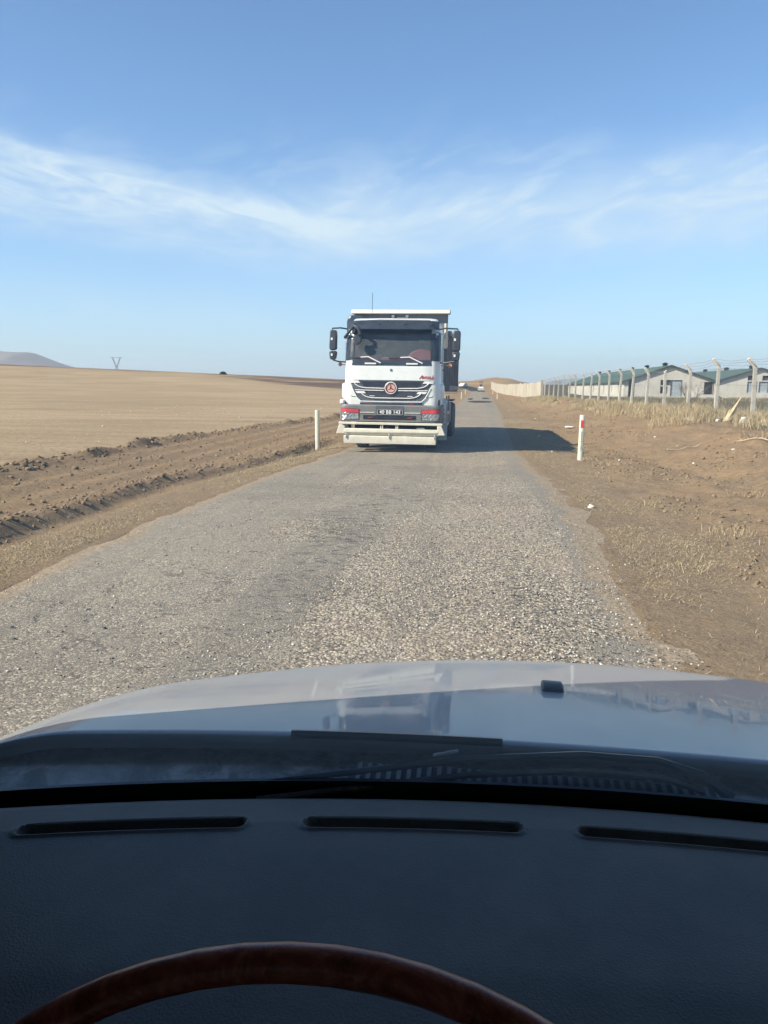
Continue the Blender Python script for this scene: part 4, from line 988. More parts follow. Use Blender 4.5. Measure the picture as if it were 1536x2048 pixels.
# ------------------------------------------------------------------ concrete post fence with chain link
def concrete(name, c, dark, sc=3.0):
    n = NT(name); f = n.noise(sc, 7, .65); st = n.noise(1.6, 6, .65, .3, n.mapping((1.0, 1.0, .35)))
    col = n.mix(n.ramp(f, .3, .72), tuple(x*.82 for x in c), c); col = n.mix(n.ramp(st, .52, .74, 0, .6), col, dark)
    return n.base(col, .9, n.bump(n.noise(sc*12, 6, .7), .35, .006), spec=.2)
M['post_concrete'] = concrete('post_concrete', (.55, .52, .44), (.33, .31, .26), 5)
M['wire'] = plain('galvanised_wire', (.17, .17, .165), .6, var=.2)
def fx(y): return 10.1-.049*(y-32)
def build_fence():
    t = empty('fence', (fx(30), 30, 0), 'chain link fence on grey concrete posts with bent tops beside the barns', 'fence')
    ys = [26.0, 29.7, 33.6, 37.3, 41.1, 44.7, 48.1, 51.3, 54.5, 57.8, 61.1, 64.4, 67.7, 71.0, 74.3, 77.6, 80.9, 84.2, 87.5]
    def rel(p): return (p[0]-fx(30), p[1]-30, p[2])
    tops = []
    lean = random.Random(3)
    for i, y in enumerate(ys):
        x = fx(y); z0 = gz(x, y); z1 = z0+2.0+lean.uniform(-.06, .06); lx, ly = lean.uniform(-.05, .09), lean.uniform(-.05, .05)
        ax, az = lean.uniform(-.30, -.22), lean.uniform(.28, .36)
        if i == 4: ax, az = -.02, .02
        def sq(cx, cy, z, w, tilt=0): return [rel((cx-w, cy-w, z-tilt)), rel((cx+w, cy-w, z+tilt)), rel((cx+w, cy+w, z+tilt)), rel((cx-w, cy+w, z-tilt))]
        b = MB(); b.loft([sq(x, y, z0-.25, .075), sq(x+lx, y+ly, z1-.04, .062, .015), sq(x+lx+ax*.15, y+ly, z1+az*.2, .06, .04), sq(x+lx+ax, y+ly, z1+az, .048, .045)])
        b.build('post', M['post_concrete'], t, bevel=.008); tops.append((x+lx, y+ly, z0, z1, ax, az))
    m_ = MB()
    for (k, f_) in ((0, None), (1, None), (2, None)):
        pts = [rel((x+ax*(.35, .68, 1.0)[k], y, z1+az*(.35, .68, 1.0)[k]-.02)) for (x, y, z0, z1, ax, az) in tops]
        fine = []
        for a, c in zip(pts[:-1], pts[1:]):
            for q in np.linspace(0, 1, 5)[:-1]: fine.append((a[0]+(c[0]-a[0])*q, a[1]+(c[1]-a[1])*q, a[2]+(c[2]-a[2])*q-.10*4*q*(1-q)*(.3+.5*((k*7+len(fine)) % 3)/2)))
        fine.append(pts[-1]); m_.tube(fine, .0065, 4)
        for q in range(0, len(fine)-1):
            a = Vector(fine[q]); c = Vector(fine[q+1])
            for s_ in (.2, .5, .8):
                p = a.lerp(c, s_); m_.tube([p+Vector((-.018, 0, -.022)), p+Vector((.018, .01, .022))], .004, 3)
    m_.build('barbed_wire', M['wire'], t)
    c = MB()
    def surf(y, v):
        x0, z0, z1 = np.interp(y, [q[1] for q in tops], [q[0] for q in tops]), np.interp(y, [q[1] for q in tops], [q[2] for q in tops]), np.interp(y, [q[1] for q in tops], [q[3] for q in tops])
        return Vector((x0-fx(30)-.075, y-30, z0+.05+(z1-z0-.12)*v))
    for v in (0.0, .33, .66, 1.0): c.tube([surf(y, v) for y in np.linspace(26, 87.5, 60)], .004, 3)
    sp = .075; H = 1.95; y = 26.0
    def ribbon(a, b_):
        d = Vector((.0, .0022, .0)); e = Vector((.0030, 0, 0))
        n = len(c.v); c.v += [tuple(a-d), tuple(a+d), tuple(a+e), tuple(b_-d), tuple(b_+d), tuple(b_+e)]
        c.f += [(n, n+1, n+4, n+3), (n+1, n+2, n+5, n+4), (n+2, n, n+3, n+5)]
    while y < 87.4:
        for sgn in (1, -1):
            ya, yb = y, y+sgn*H*.85
            lo, hi = max(26.0, min(87.5, ya)), max(26.0, min(87.5, yb))
            va, vb = 0.0, (hi-ya)/(yb-ya) if yb != ya else 1
            if vb > .02: ribbon(surf(ya, 0), surf(hi, vb))
        y += sp*1.25
    c.build('chain_link', M['wire'], t)
    return t
build_fence()

# ------------------------------------------------------------------ long precast wall
def build_wall():
    a, b_ = Vector((7.2, 89.5)), Vector((3.55, 236.0)); d = (b_-a); L_ = d.length; d.normalize(); nrm = Vector((-d.y, d.x))
    t = empty('boundary_wall', (a.x, a.y, 0), 'long cream precast concrete wall running along the right of the road', 'wall')
    n = NT('precast_concrete'); col = n.mix(n.ramp(n.noise(.35, 6, .6), .35, .7), (.36, .325, .255), (.43, .395, .315))
    col = n.mix(n.ramp(n.noise(1.3, 6, .65, .2, n.mapping((1, 1, .2))), .55, .75, 0, .45), col, (.34, .30, .23)); wm = n.base(col, .9, n.bump(n.noise(8, 6, .7), .3, .01), spec=.2)
    m_ = MB(); q = MB(); s = 0.0; k = 0; rr = random.Random(5)
    while s < L_:
        w = 2.0; p0 = a+d*s; p1 = a+d*min(L_, s+w-.05); pm = (p0+p1)/2; g = gz(pm.x, pm.y); ht = 2.0+.25*sstep(np.array(s), 20, 140)+rr.uniform(-.05, .05); off = rr.uniform(-.015, .015)
        pts = []
        for (p, o) in ((p0, -.06+off), (p1, -.06+off), (p1, .06+off), (p0, .06+off)): v = p-nrm*o; pts.append((v.x-a.x, v.y-a.y))
        m_.prism(pts, g-.3, g+float(ht), 'z'); s += w; k += 1
    m_.build('panel', wm, t)
    for i in range(0, k, 4):
        p = a+d*(i*2.0-.02); g = gz(p.x, p.y); q.box(p.x-a.x-.09, p.x-a.x+.09, p.y-a.y-.08, p.y-a.y+.08, g-.3, g+2.06)
    build_split(q, 'pier', wm, t)
    e = MB(); e.box(-.14, .14, -.25, -.05, gz(7.2, 89)-.3, gz(7.2, 89)+2.15); e.box(-.12, .02, -.9, -.8, 0, 1.7); e.build('end_pier', concrete('end_pier_concrete', (.33, .30, .24), (.16, .14, .12)), t)
build_wall()

# ------------------------------------------------------------------ barns
M['barn_wall'] = concrete('barn_wall', (.66, .63, .54), (.42, .40, .33), .45)
def roof_mat():
    n = NT('green_roof_sheet'); v = n.noise(.25, 5, .6)
    rib = n.math('SINE', n.math('MULTIPLY', n_sep(n, 1), 18.0))
    col = n.mix(n.ramp(v, .3, .7), (.050, .090, .056), (.072, .118, .074)); col = n.mix(n.ramp(n.noise(.9, 5, .7), .56, .72, 0, .45), col, (.16, .19, .13))
    return n.base(col, .5, n.bump(rib, .3, .02))
def n_sep(n, k):
    s = n.N.new('ShaderNodeSeparateXYZ'); n.L.new(n.co, s.inputs[0]); return s.outputs[k]
M['green_roof'] = roof_mat()
M['door_blue'] = plain('door_blue_grey', (.38, .43, .45), .5, var=.12, scale=2)
M['void'] = plain('dark_opening', (.045, .05, .055), .9)
M['dark_trim'] = plain('dark_trim', (.055, .055, .055), .7)
def barn(cx, y, half, L_, eave, ridge, label, openings, side_openings):
    g = gz(cx, y)-.35; t = empty('barn', (cx, y, 0), label, 'barn', 'long farm barns behind the fence')
    # gable wall with real recesses: built of upright strips between openings
    def build_gable(yy, ops):
        m_ = MB(); cuts = sorted({-half, half, 0.0} | {o[0] for o in ops} | {o[1] for o in ops})
        def top(x): return ridge-.12-(ridge-eave)*abs(x)/half
        for a, b_ in zip(cuts[:-1], cuts[1:]):
            holes = sorted([(o[2], o[3]) for o in ops if o[0] <= a+1e-6 and o[1] >= b_-1e-6]); z = g
            for (h0, h1) in holes:
                if h0 > z+.01: m_.prism([(a, z), (b_, z), (b_, h0), (a, h0)], yy, yy+.25)
                z = h1
            m_.prism([(a, z), (b_, z), (b_, top(b_)), (a, top(a))], yy, yy+.25)
        return m_
    w = build_gable(0, openings)
    b2 = build_gable(L_-.25, []); w.add(b2.v, b2.f)
    so = sorted(side_openings); yy = .25
    for s_ in (-1, 1):
        x0, x1 = (s_*half, s_*(half-.25)); yy = .25
        for (a, b_, z0, z1) in (so if s_ < 0 else []):
            w.box(min(x0, x1), max(x0, x1), yy, a, g, eave-.1); w.box(min(x0, x1), max(x0, x1), a, b_, g, z0); w.box(min(x0, x1), max(x0, x1), a, b_, z1, eave-.1); yy = b_
        w.box(min(x0, x1), max(x0, x1), yy, L_-.25, g, eave-.1)
    W_ = w.build('wall', M['barn_wall'], t)
    fl = MB(); fl.box(-half+.3, half-.3, .3, L_-.3, g, g+.36); fl.box(-half+.3, half-.3, 6.0, 6.1, g, eave-.2); fl.build('inside', M['void'], t)
    for i, s_ in enumerate((-1, 1)):
        r_ = MB(); ex = s_*(half+.45); ez = eave-(ridge-eave)*.45/half
        r_.prism([(0, ridge), (ex, ez), (ex, ez-.09), (0, ridge-.10)], -.35, L_+.35); r_.build('roof', M['green_roof'], t)
        f_ = MB(); f_.prism([(0, ridge+.012), (ex, ez+.012), (ex, ez-.15), (0, ridge-.17)], -.40, -.352); f_.build('verge_board', M['dark_trim'], t)
    v = MB()
    for k in range(6):
        yv = 4+k*(L_-8)/5; v.box(-.30, .30, yv-.35, yv+.35, ridge-.02, ridge+.32); v.prism([(-.45, ridge+.32), (.45, ridge+.32), (0, ridge+.50)], yv-.5, yv+.5)
    v.build('ridge_vent', M['dark_trim'], t)
    return t, W_
def opening_fill(t, o, what):
    x0, x1, z0, z1 = o
    f_ = MB()
    for (a, b_, c, d) in ((x0-.06, x0, z0, z1+.06), (x1, x1+.06, z0, z1+.06), (x0, x1, z1, z1+.06)): f_.box(a, b_, -.03, .1, c, d)
    nm = 'door' if what == 'door' else 'window'
    if what == 'open': nm = 'doorway'
    F = f_.build(nm, M['dark_trim'], t)
    p = MB()
    if what == 'door':
        p.box(x0, x1, .10, .14, z0, z1)
        for k in range(1, 6): p.box(x0+(x1-x0)*k/6-.015, x0+(x1-x0)*k/6+.015, .085, .10, z0, z1)
        p.build('door_panel', M['door_blue'], F)
    elif what == 'window': p.box(x0, x1, .16, .18, z0, z1); p.build('pane', M['void'], F)
    elif what == 'open': p.box(x0, x1, .75, .8, z0, z1); p.build('back_wall', M['void'], F)
o1 = [(-6.0, -5.25, .3, 2.95), (-1.35, .0, 2.12, 2.85), (.12, 1.65, .5, 2.85), (4.95, 6.2, .8, 2.6), (-1.35, -.45, .9, 1.9)]
t, w = barn(28.4, 118, 6.75, 72, 2.78, 5.12, 'grey walled barn with green roof seen whole from gable to far end', o1, [(4, 4.8, .9, 2.3), (10, 10.8, .9, 2.3), (18, 19, .6, 2.3), (30, 31, .9, 2.3), (44, 45, .9, 2.3)])
for o, k in zip(o1, ('open', 'window', 'door', 'open', 'window')): opening_fill(t, o, k)
o2 = [(-1.75, -.9, 3.0, 3.7), (.45, 1.3, 3.0, 3.7), (-1.75, -.4, 1.1, 2.76), (.0, 1.3, 1.1, 2.76), (3.2, 4.6, 1.0, 2.7)]
t, w = barn(43.9, 126, 6.75, 72, 2.9, 5.0, 'grey walled barn with green roof cut off by the right edge of the picture', o2, [(5, 5.8, .9, 2.3), (15, 16, .9, 2.3)])
for o, k in zip(o2, ('window', 'window', 'door', 'door', 'door')): opening_fill(t, o, k)

# ------------------------------------------------------------------ bare shrub
def shrub(name, x, y, h, label, seed, n0=14, mat=None):
    rr = random.Random(seed); b = MB()
    def grow(p, d, l, r_, lev):
        q = p+d*l; m_ = p+d*(l*.5)+Vector((rr.uniform(-.06, .06), rr.uniform(-.06, .06), 0))*l
        b.tube([p, m_, q], [r_, r_*.8, r_*.6], 4, cap=False)
        if lev == 0: return
        for _ in range(rr.choice((2, 3, 3))):
            e = (d+Vector((rr.uniform(-.75, .75), rr.uniform(-.75, .75), rr.uniform(-.15, .5)))).normalized(); grow(p.lerp(q, rr.uniform(.5, 1)), e, l*rr.uniform(.55, .8), r_*.6, lev-1)
    for i in range(n0):
        a = rr.uniform(0, 6.28); e = Vector((.55*math.cos(a), .55*math.sin(a), 1)).normalized(); grow(Vector((.12*math.cos(a), .12*math.sin(a), 0)), e, h*.42, .018, 3)
    o = b.build(name, mat or plain('dry_twig', (.16, .125, .09), .9), None); o.location = (x, y, gz(x, y)-.05)
    return tag(o, label, 'shrub')
shrub('shrub', 16.6, 62, 2.2, 'leafless brown shrub in front of the near barn door', 4)
def round_bush(x, y, s):
    b = MB(); rr = random.Random(2)
    for _ in range(900):
        d = Vector((rr.gauss(0, 1), rr.gauss(0, 1), abs(rr.gauss(0, 1)))).normalized()*rr.uniform(.5, 1); p = Vector((d.x*s, d.y*s, d.z*s*.75)); u = Vector((rr.uniform(-1, 1), rr.uniform(-1, 1), rr.uniform(-1, 1)))*s*.14; w = Vector((rr.uniform(-1, 1), rr.uniform(-1, 1), rr.uniform(-1, 1)))*s*.14
        b.add([p-u, p+w, p+u], [(0, 1, 2)])
    o = b.build('bush', plain('dark_bush', (.045, .05, .03), .9), None); o.location = (x, y, gz(x, y)); tag(o, 'small dark bush alone on the skyline of the stubble field', 'bush')
round_bush(-104, 298, 1.5)

# ------------------------------------------------------------------ pylon on the skyline
def build_pylon():
    x, y = -452.0, 900.0; g = gz(x, y); top = 36.6; w0 = 25.0
    t = empty('pylon', (x, y, 0), 'grey lattice power pylon with a V shaped top on the far left skyline', 'pylon')
    mat = plain('pylon_steel', (.27, .28, .29), .6)
    def lattice(p0, p1, w_0, w_1, n):
        b = MB(); p0, p1 = Vector(p0), Vector(p1); prev = None
        for i in range(n+1):
            f_ = i/n; c = p0.lerp(p1, f_); w = w_0+(w_1-w_0)*f_; q = [c+Vector((sx*w, sy*w, 0)) for sx, sy in ((-1, -1), (1, -1), (1, 1), (-1, 1))]
            if prev:
                for k in range(4): b.tube([prev[k], q[k]], .16, 4, False); b.tube([prev[k], q[(k+1) % 4]], .09, 3, False)
            prev = q
        return b
    lattice((0, 0, g-1), (0, 0, w0), 1.6, .9, 6).build('mast', mat, t)
    for s_ in (-1, 1): lattice((s_*.4, 0, w0-.5), (s_*5.2, 0, top-.4), .5, .45, 6).build('leg', mat, t)
    b = MB()
    for z in (top, top-1.0): b.tube([(-8.2, 0, z), (8.2, 0, z)], .17, 4)
    for k in range(16): b.tube([(-8+k, 0, top-(k % 2)), (-7+k, 0, top-((k+1) % 2))], .1, 3)
    b.build('crossarm', mat, t)
build_pylon()

# ------------------------------------------------------------------ road roller and far white car
def build_roller():
    x, y = .36, 205; g = gz(x, y)+.02; t = empty('road_roller', (x, y, g), 'small white and black road roller with canopy far down the road', 'road roller')
    dr = MB(); dr.lathe([(-.75, .05), (-.75, .52), (.75, .52), (.75, .05)], (0, -.6, .52), 'x', 24); dr.build('drum', M['rim_steel'], t, smooth=True)
    b = MB(); b.box(-.85, -.78, -.9, .2, .45, .75); b.box(.78, .85, -.9, .2, .45, .75); b.box(-.85, .85, -.05, .2, .5, .8); b.build('yoke', M['bright_white'], t, bevel=.02)
    b = MB(); b.prism([(.2, .55), (.2, 1.15), (.5, 1.35), (1.9, 1.3), (2.1, 1.0), (2.1, .55)], -.6, .6, 'x'); b.build('body', M['bright_white'], t, bevel=.05)
    b = MB(); b.box(-.25, .25, .75, 1.2, 1.35, 1.5); b.box(-.25, .25, 1.15, 1.25, 1.5, 1.95); b.build('seat', M['black_plastic'], t, bevel=.03)
    b = MB()
    for sx in (-.28, .28): b.tube([(sx, 1.3, 1.2), (sx, 1.25, 2.55)], .05, 6)
    b.box(-.3, .3, .55, .6, 1.3, 1.75); b.build('roll_frame', M['black_plastic'], t)
    b = MB(); b.prism([(-.62, 2.55), (.62, 2.55), (.55, 2.72), (-.55, 2.72)], .3, 1.7); b.build('canopy', M['black_plastic'], t, bevel=.03)
    for s_ in (-1, 1): wheel(t, s_*.62, 1.5, .48, .34, s_)
build_roller()
def build_far_car():
    x, y = -5.4, 250; g = gz(x, y)+.02; t = empty('parked_car', (x, y, g), 'tiny white car on the far bend of the road beyond the marker posts', 'car'); t.rotation_euler = (0, 0, R(70))
    b = MB(); b.prism([(-2.0, .35), (-2.05, .75), (-1.95, .95), (-1.2, 1.0), (-.65, 1.42), (.85, 1.45), (1.5, 1.0), (2.05, .85), (2.1, .4)], -.82, .82, 'y'); b.build('body', M['white_paint'], t, bevel=.06)
    b = MB()
    for s_ in (-.825, .815): b.prism([(-1.0, 1.0), (-.6, 1.36), (.75, 1.38), (1.2, 1.0)], s_, s_+.01, 'y')
    b.build('window', M['black_gloss'], t)
    for sx in (-1.3, 1.3):
        for sy in (-.72, .72):
            w = MB(); w.lathe([(-.1, .05), (-.1, .31), (.1, .31), (.1, .05)], (sx, sy, .31), 'y', 18); w.build('wheel', M['rubber'], t)
build_far_car()

# ------------------------------------------------------------------ hill and mountain
def far_relief(name, cx, cy, rx, ry, h, mat, label, peak=None, seed=0, power=1.0, base=0.0):
    u = np.linspace(-1, 1, 120); v = np.linspace(-1, 1, 60); U, V = np.meshgrid(u, v)
    if peak is not None: prof = np.interp(U, peak[0], peak[1])
    else: prof = 1-np.abs(U)
    prof = prof*np.clip(1-V*V, 0, 1)**power
    Z = base+h*prof*(1+.12*fbm(U*5, V*4, 4, seed))-3
    o = grid_obj(name, cx+U*rx, cy+V*ry, Z, mat); return tag(o, label, name, kind='structure')
n = NT('dry_hill_grass'); far_soil = n.base(n.mix(n.ramp(n.noise(.012, 6, .65), .35, .7), (.20, .135, .072), (.30, .21, .115)), .95, n.bump(n.noise(.05, 6, .7), .5, 4.0), spec=.1)
far_relief('hill', 30, 1500, 330, 260, 27.0, far_soil, 'low brown hill rounding up behind the far end of the road',
           ([-1, -.55, -.3, -.14, -.05, .0, .07, .14, .26, .5, 1], [.0, .40, .55, .70, .90, .97, .90, .66, .46, .30, 0]), 3)
n = NT('bare_rock_slope'); rock = n.base(n.mix(n.ramp(n.noise(.002, 6, .65), .35, .7), (.12, .10, .08), (.20, .165, .13)), .95, n.bump(n.noise(.006, 6, .7), .6, 30.0), spec=.1)
far_relief('mountain', -6500, 8000, 3400, 900, 410.0, rock, 'blue grey mountain far away on the left skyline',
           ([-1, -.5, .0, .15, .28, .36, .43, .52, .56, .7, 1], [.3, .7, .85, .93, .98, .95, .92, .62, .50, .2, 0]), 9)
mc = MB(); mc.tube([(36, 1500, 22), (36, 1500, 27.5)], .5, 6); o = mc.build('survey_pillar', M['post_concrete'], None); tag(o, 'tiny survey pillar on top of the brown hill', 'pillar')

# ------------------------------------------------------------------ dry grass, straw, clods and chips
def straw_mat(name, a, b_, c):
    n = NT(name); at = n.attr('tone'); return n.base(n.cramp(at, [(0, a), (.5, b_), (1, c)]), .85, spec=.1)
M['straw'] = straw_mat('dry_straw', (.16, .12, .065), (.36, .29, .17), (.56, .47, .31))
def blades(name, P, H, W_, lean, label, mat, seed=1, kind='stuff'):
    r_ = np.random.default_rng(seed); n = len(P); a = r_.uniform(0, 2*np.pi, n); b_ = r_.uniform(0, 2*np.pi, n)
    s = np.stack([np.cos(a), np.sin(a), 0*a], 1)*W_[:, None]*.5; ln = (lean*r_.uniform(.3, 1.2, n)*H)[:, None]*np.stack([np.cos(b_), np.sin(b_), 0*b_], 1)
    up = np.zeros((n, 3)); up[:, 2] = H
    m_ = P+up*.55+ln*.35; t = P+up*np.clip(1-.35*lean, .15, 1)+ln
    co = np.stack([P-s, P+s, m_+s*.8, m_-s*.8, t], 1).reshape(-1, 3).astype(np.float32)
    me = bpy.data.meshes.new(name); i = np.arange(n)*5
    q = np.stack([i, i+1, i+2, i+3], 1); tr = np.stack([i+3, i+2, i+4], 1)
    loops = np.concatenate([np.concatenate([q, tr], 1).ravel()]).astype(np.int32)
    me.vertices.add(len(co)); me.vertices.foreach_set('co', co.ravel()); me.loops.add(len(loops)); me.loops.foreach_set('vertex_index', loops)
    st = np.stack([np.arange(n)*7, np.arange(n)*7+4], 1).ravel().astype(np.int32); me.polygons.add(2*n); me.polygons.foreach_set('loop_start', st)
    me.update(calc_edges=True); tone = np.repeat(np.clip(r_.normal(.55, .22, n), 0, 1), 5)
    at = me.attributes.new('tone', 'FLOAT', 'POINT'); at.data.foreach_set('value', tone.astype(np.float32))
    me.materials.append(mat); o = bpy.data.objects.new(name, me); COL.objects.link(o); return tag(o, label, 'grass', kind=kind)
def scatter_grass():
    r_ = np.random.default_rng(11)
    # rank dry grass along the foot of the fence
    n = 230000; Y = 12+(r_.random(n)**1.8)*81; X = fx(Y)+r_.normal(-2.0, 1.8, n)
    d = fbm(X*.9, Y*.5, 4, 33)+.35*np.exp(-((X-fx(Y)+.9)/.9)**2); keep = (d > .02) & (X > 5.75-.02*(Y-20)+.9*fbm(Y*.5, Y*0, 3, 21)) & (X < fx(Y)+4)
    X, Y = X[keep], Y[keep]; H = r_.uniform(.18, .55, len(X))*(.55+1.0*np.clip(fbm(X*.7, Y*.4, 3, 44)+.3, 0, 1))*np.clip(1.0-.004*(Y-25), .5, 1); P = np.stack([X, Y, ground_z(X, Y)-.02], 1)
    blades('dry_grass', P, H, np.full(len(X), .0055)+.00014*Y, .62, 'tall pale dry grass along the foot of the fence', M['straw'], 5)
    # pasture behind
    n = 60000; Y = 20+(r_.random(n)**1.5)*95; X = fx(Y)+2+r_.random(n)*34; d = fbm(X*.35, Y*.25, 4, 35); keep = d > .08; X, Y = X[keep], Y[keep]
    P = np.stack([X, Y, ground_z(X, Y)-.02], 1); dull = straw_mat('pasture_grass', (.07, .065, .035), (.17, .145, .08), (.36, .30, .18))
    blades('pasture_grass', P, r_.uniform(.15, .55, len(X)), np.full(len(X), .02)+.0002*Y, .45, 'dull olive dry pasture growth between the fence and the barns', dull, 6)
    # straw lying on both verges
    n = 150000; Y = 3.6+(r_.random(n)**1.8)*34; side = r_.random(n) < .5
    X = np.where(side, road_r(Y)+.15+np.abs(r_.normal(0, 1.3, n)), road_l(Y)-.12-np.abs(r_.normal(0, .55, n)))
    d = fbm(X*1.4, Y*1.0, 4, 37); keep = (d+r_.normal(0, .35, n) > .20) & (X > berm_x(Y)+.15-.9*(r_.random(n) < .08)); X, Y = X[keep], Y[keep]
    P = np.stack([X, Y, ground_z(X, Y)-.003], 1)
    blades('verge_straw', P, r_.uniform(.012, .045, len(X)), np.full(len(X), .0030)+.00018*Y, 3.2, 'short straw and dead weeds lying on the earth verges', M['straw'], 7)
    # clumps
    c = []
    for (x, y, k, s) in ((2.72, 8.3, 130, .14), (2.31, 10.35, 60, .08), (2.67, 15.8, 160, .13), (2.45, 16.7, 130, .16), (-3.95, 17.9, 120, .14), (-4.0, 15.5, 120, .2), (3.9, 11.0, 60, .15), (5.5, 14.5, 70, .2), (6.0, 17.0, 130, .25), (-8.3, 20.5, 200, .3), (1.9, 6.6, 50, .12), (4.6, 22, 120, .3), (-3.9, 21, 150, .3)):
        c.append(np.stack([r_.normal(x, s, k), r_.normal(y, s*1.3, k)], 1))
    c = np.concatenate(c); P = np.stack([c[:, 0], c[:, 1], ground_z(c[:, 0], c[:, 1])-.01], 1)
    blades('grass_tuft', P, r_.uniform(.05, .17, len(P)), np.full(len(P), .0048), 1.1, 'small tufts of bleached grass on the verges', M['straw'], 8)
scatter_grass()

def lumps(name, P, S, mat, label, seed=3, flat=.7, kind='stuff', sub=1, cat='stones'):
    bm = bmesh.new(); bmesh.ops.create_icosphere(bm, subdivisions=sub, radius=1.0); bv = np.array([v.co[:] for v in bm.verts]); bf = np.array([[v.index for v in f.verts] for f in bm.faces]); bm.free()
    r_ = np.random.default_rng(seed); n = len(P); k = len(bv)
    jit = 1+r_.uniform(-.38, .38, (n, k, 1)); a = r_.uniform(0, 2*np.pi, n); sc = r_.uniform(.65, 1.35, (n, 3)); sc[:, 2] *= flat
    v = bv[None]*jit*sc[:, None]*S[:, None, None]; x = v[..., 0]*np.cos(a)[:, None]-v[..., 1]*np.sin(a)[:, None]; y = v[..., 0]*np.sin(a)[:, None]+v[..., 1]*np.cos(a)[:, None]
    co = np.stack([x, y, v[..., 2]], -1)+P[:, None]
    f = (bf[None]+(np.arange(n)*k)[:, None, None]).reshape(-1, 3).astype(np.int32)
    me = bpy.data.meshes.new(name); me.vertices.add(n*k); me.vertices.foreach_set('co', co.astype(np.float32).ravel()); me.loops.add(f.size); me.loops.foreach_set('vertex_index', f.ravel())
    me.polygons.add(len(f)); me.polygons.foreach_set('loop_start', np.arange(0, f.size, 3, dtype=np.int32)); me.update(calc_edges=True)
    tone = np.repeat(r_.random(n), k); at = me.attributes.new('tone', 'FLOAT', 'POINT'); at.data.foreach_set('value', tone.astype(np.float32))
    me.materials.append(mat); o = bpy.data.objects.new(name, me); COL.objects.link(o); return tag(o, label, cat, kind=kind)
def scatter_lumps():
    r_ = np.random.default_rng(19)
    n_ = NT('clod_soil'); at = n_.attr('tone'); col = n_.mix(n_.noise(14, 6, .7), n_.cramp(at, [(0, (.15, .110, .068)), (1, (.31, .23, .14))]), (.18, .132, .08)); clod = n_.base(col, .95, n_.bump(n_.noise(40, 6, .75), .7, .01), spec=.1)
    Y = 6+(r_.random(2600)**1.3)*48; X = wind_x(Y)+r_.normal(0, .30, len(Y)); k = fbm(Y*.5, Y*0, 3, 48)+r_.uniform(-.5, .5, len(Y)) > -.1; X, Y = X[k], Y[k]
    Y2 = 5+r_.random(900)*16; X2 = berm_x(Y2)-.08+r_.normal(0, .16, len(Y2))
    Y3 = 6+(r_.random(9000)**1.4)*50; X3 = r_.uniform(2.2, 7.2, len(Y3)); k = fbm(X3*.7, Y3*.5, 3, 49) > .02; X3, Y3 = X3[k], Y3[k]
    Y4 = 5+r_.random(700)*20; X4 = wind_x(Y4)+r_.random(700)*(berm_x(Y4)-wind_x(Y4))
    X = np.concatenate([X, X2, X3, X4]); Y = np.concatenate([Y, Y2, Y3, Y4]); S = np.concatenate([r_.uniform(.012, .050, len(Y)-len(Y2)-len(Y3)-len(Y4)), r_.uniform(.008, .026, len(Y2)), r_.uniform(.006, .030, len(Y3)), r_.uniform(.01, .035, len(Y4))])*r_.uniform(.5, 1.25, len(Y))
    lumps('dirt_clod', np.stack([X, Y, ground_z(X, Y)+S*.15], 1), S, clod, 'loose clods of dark turned earth on the banks and windrow', 4, .75, sub=2, cat='soil')
    # loose chips on the road
    n_ = NT('loose_chip'); chip = n_.base(n_.cramp(n_.attr('tone'), [(0, (.13, .12, .10)), (.4, (.28, .255, .21)), (.8, (.42, .385, .32)), (1, (.60, .56, .48))]), .8, spec=.2)
    Y = 3.3+(r_.random(26000)**1.5)*9; X = r_.uniform(-3.4, 1.3, len(Y)); g = sstep(X, -1.6, -.6)*sstep(1.1-X, -.2, .25)+.10+.5*np.exp(-(((X+1.75)/.5)**2+((Y-7.6)/.8)**2)); k = (r_.random(len(Y)) < g*(.6+.8*fbm(X*2, Y*2, 3, 66))) & (X > road_l(Y)-.2) & (X < road_r(Y)+.25); X, Y = X[k], Y[k]; S = r_.uniform(.003, .0085, len(X))
    lumps('loose_gravel', np.stack([X, Y, base_z(Y)+.022+S*.35], 1), S, chip, 'loose pale stone chips lying on the road', 5, .7)
    bk = plain('tar_lump', (.035, .035, .036), .7)
    Y = 3.5+(r_.random(420)**1.3)*9; X = np.concatenate([r_.normal(.55, .33, 190), r_.normal(-1.5, .7, 230)]); S = r_.uniform(.003, .010, len(X))*r_.uniform(.6, 1.3, len(X)); lumps('tar_crumb', np.stack([X, Y, base_z(Y)+.022+S*.2], 1), S, bk, 'black crumbs of tar scattered over the road', 6, .45)
    # pale stones lying on the stubble and verges
    Y = 13+(r_.random(150)**1.2)*55; X = np.where(r_.random(150) < .7, wind_x(Y)-.6-r_.random(150)*18, r_.uniform(1.8, 6.5, 150)); S = r_.uniform(.012, .05, 150); lumps('pale_stone', np.stack([X, Y, ground_z(X, Y)+S*.3], 1), S, plain('pale_stone', (.55, .52, .45), .8), 'pale pebbles sprinkled over the stubble and verges', 7, .6)
scatter_lumps()

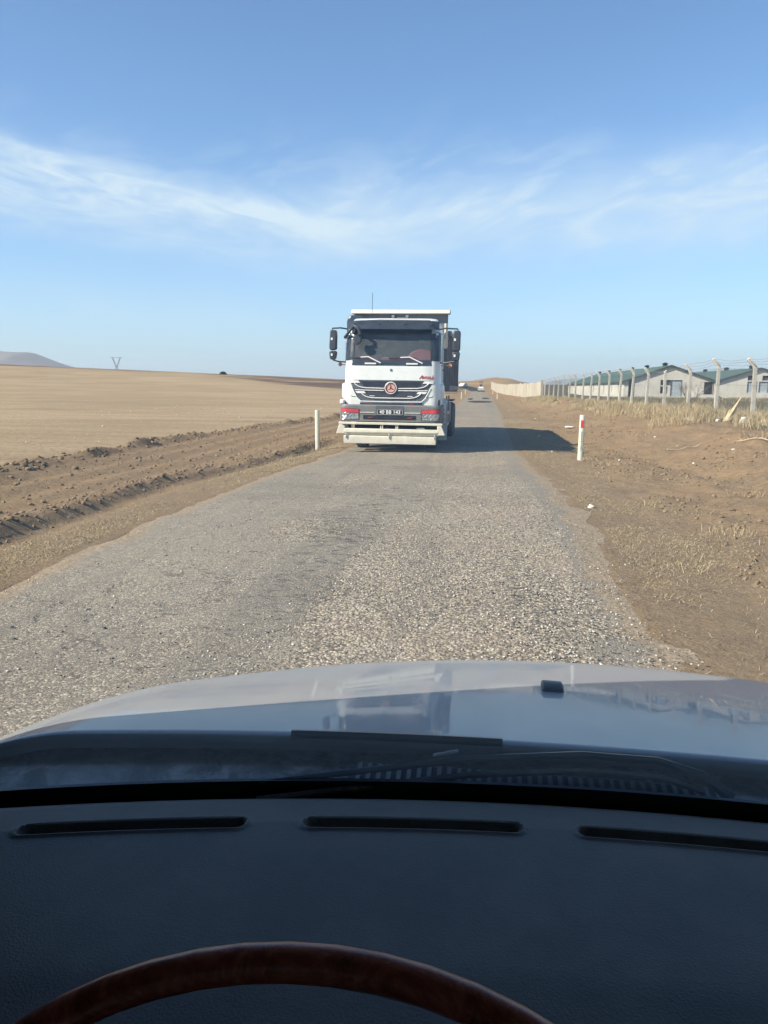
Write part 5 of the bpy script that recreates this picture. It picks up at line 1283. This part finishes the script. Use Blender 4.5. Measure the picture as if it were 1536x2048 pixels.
def small_things():
    w = plain('split_wood', (.50, .40, .24), .8, var=.25, scale=12); y, x = 24.0, 7.55
    t = empty('broken_stake', (x, y, gz(x, y)-.05), 'pale splintered wooden stake leaning in the grass between the two nearest fence posts', 'stake')
    b = MB(); b.tube([(-.1, 0, 0), (.12, .03, .40), (.34, .05, .80)], [.055, .05, .012], 6); b.build('stake_shaft', w, t)
    b = MB(); b.tube([(-.16, .05, .0), (-.02, .07, .22), (.07, .08, .46)], [.04, .03, .008], 5); b.tube([(.05, .0, .12), (.17, .03, .36), (.28, .06, .62)], [.03, .025, .008], 5); b.build('splinter', w, t)
    st = plain('white_rag', (.74, .70, .62), .8)
    for (x, y, s, nm, lab, cat, seed) in ((8.0, 24.0, .10, 'white_block', 'broken white block standing in grass just right of the leaning stake', 'block', 3), (6.35, 24.0, .085, 'white_scrap', 'crumpled whitish scrap on the grass below the fence left of the stake', 'scrap', 5),
                                   (1.47, 9.75, .032, 'white_pebble', 'single white pebble on the road edge at the right verge', 'pebble', 7), (3.5, 29.5, .13, 'white_slab', 'flat white slab lying on the dirt bank above the lettered post', 'slab', 9), (7.1, 23.5, .055, 'round_stone', 'small round white stone at the foot of a fence post left of the stake', 'stone', 11)):
        z = gz(x, y); o = lumps(nm, np.array([[0, 0, .0]]), np.array([s]), st, lab, seed, {'white_slab': .25, 'white_block': 1.3}.get(nm, .8), kind='thing', sub=2, cat=cat); o.location = (x, y, z+s*.4)
    tw = plain('dead_twig', (.42, .34, .22), .85)
    for (x, y, l, a, lab) in ((4.6, 17.5, .8, .3, 'dry forked branch lying on the dirt bank right of the lettered post'), (5.6, 16.2, .6, 2.6, 'short dry stick on the upper dirt bank near the right edge')):
        b = MB(); rr = random.Random(int(x*10)); c, s = math.cos(a), math.sin(a)
        P = [Vector((c*l*(k/5-.5), s*l*(k/5-.5), .03+.02*rr.random()+gz(x+c*l*(k/5-.5), y+s*l*(k/5-.5))-gz(x, y))) for k in range(6)]; b.tube(P, [.016, .014, .013, .011, .009, .005], 5)
        for k in (2, 3, 4): b.tube([P[k], P[k]+Vector((rr.uniform(-.12, .2), rr.uniform(-.15, .15), rr.uniform(.02, .12)))], [.008, .003], 4)
        o = b.build('branch', tw, None); o.location = (x, y, gz(x, y)); tag(o, lab, 'branch')
small_things()

# ------------------------------------------------------------------ air
def build_haze():
    b = MB(); b.box(-13500, 13500, -13600, 13600, -12, 460)
    m_ = bpy.data.materials.new('haze_air'); m_.use_nodes = True; nt = m_.node_tree; nt.nodes.clear()
    out = nt.nodes.new('ShaderNodeOutputMaterial'); v = nt.nodes.new('ShaderNodeVolumePrincipled')
    v.inputs['Color'].default_value = (.80, .90, 1.0, 1); v.inputs['Density'].default_value = HAZE; v.inputs['Anisotropy'].default_value = .2
    nt.links.new(v.outputs[0], out.inputs['Volume'])
    o = b.build('haze', m_, None); tag(o, kind='stuff'); o.visible_shadow = True
HAZE = 6e-5
build_haze()
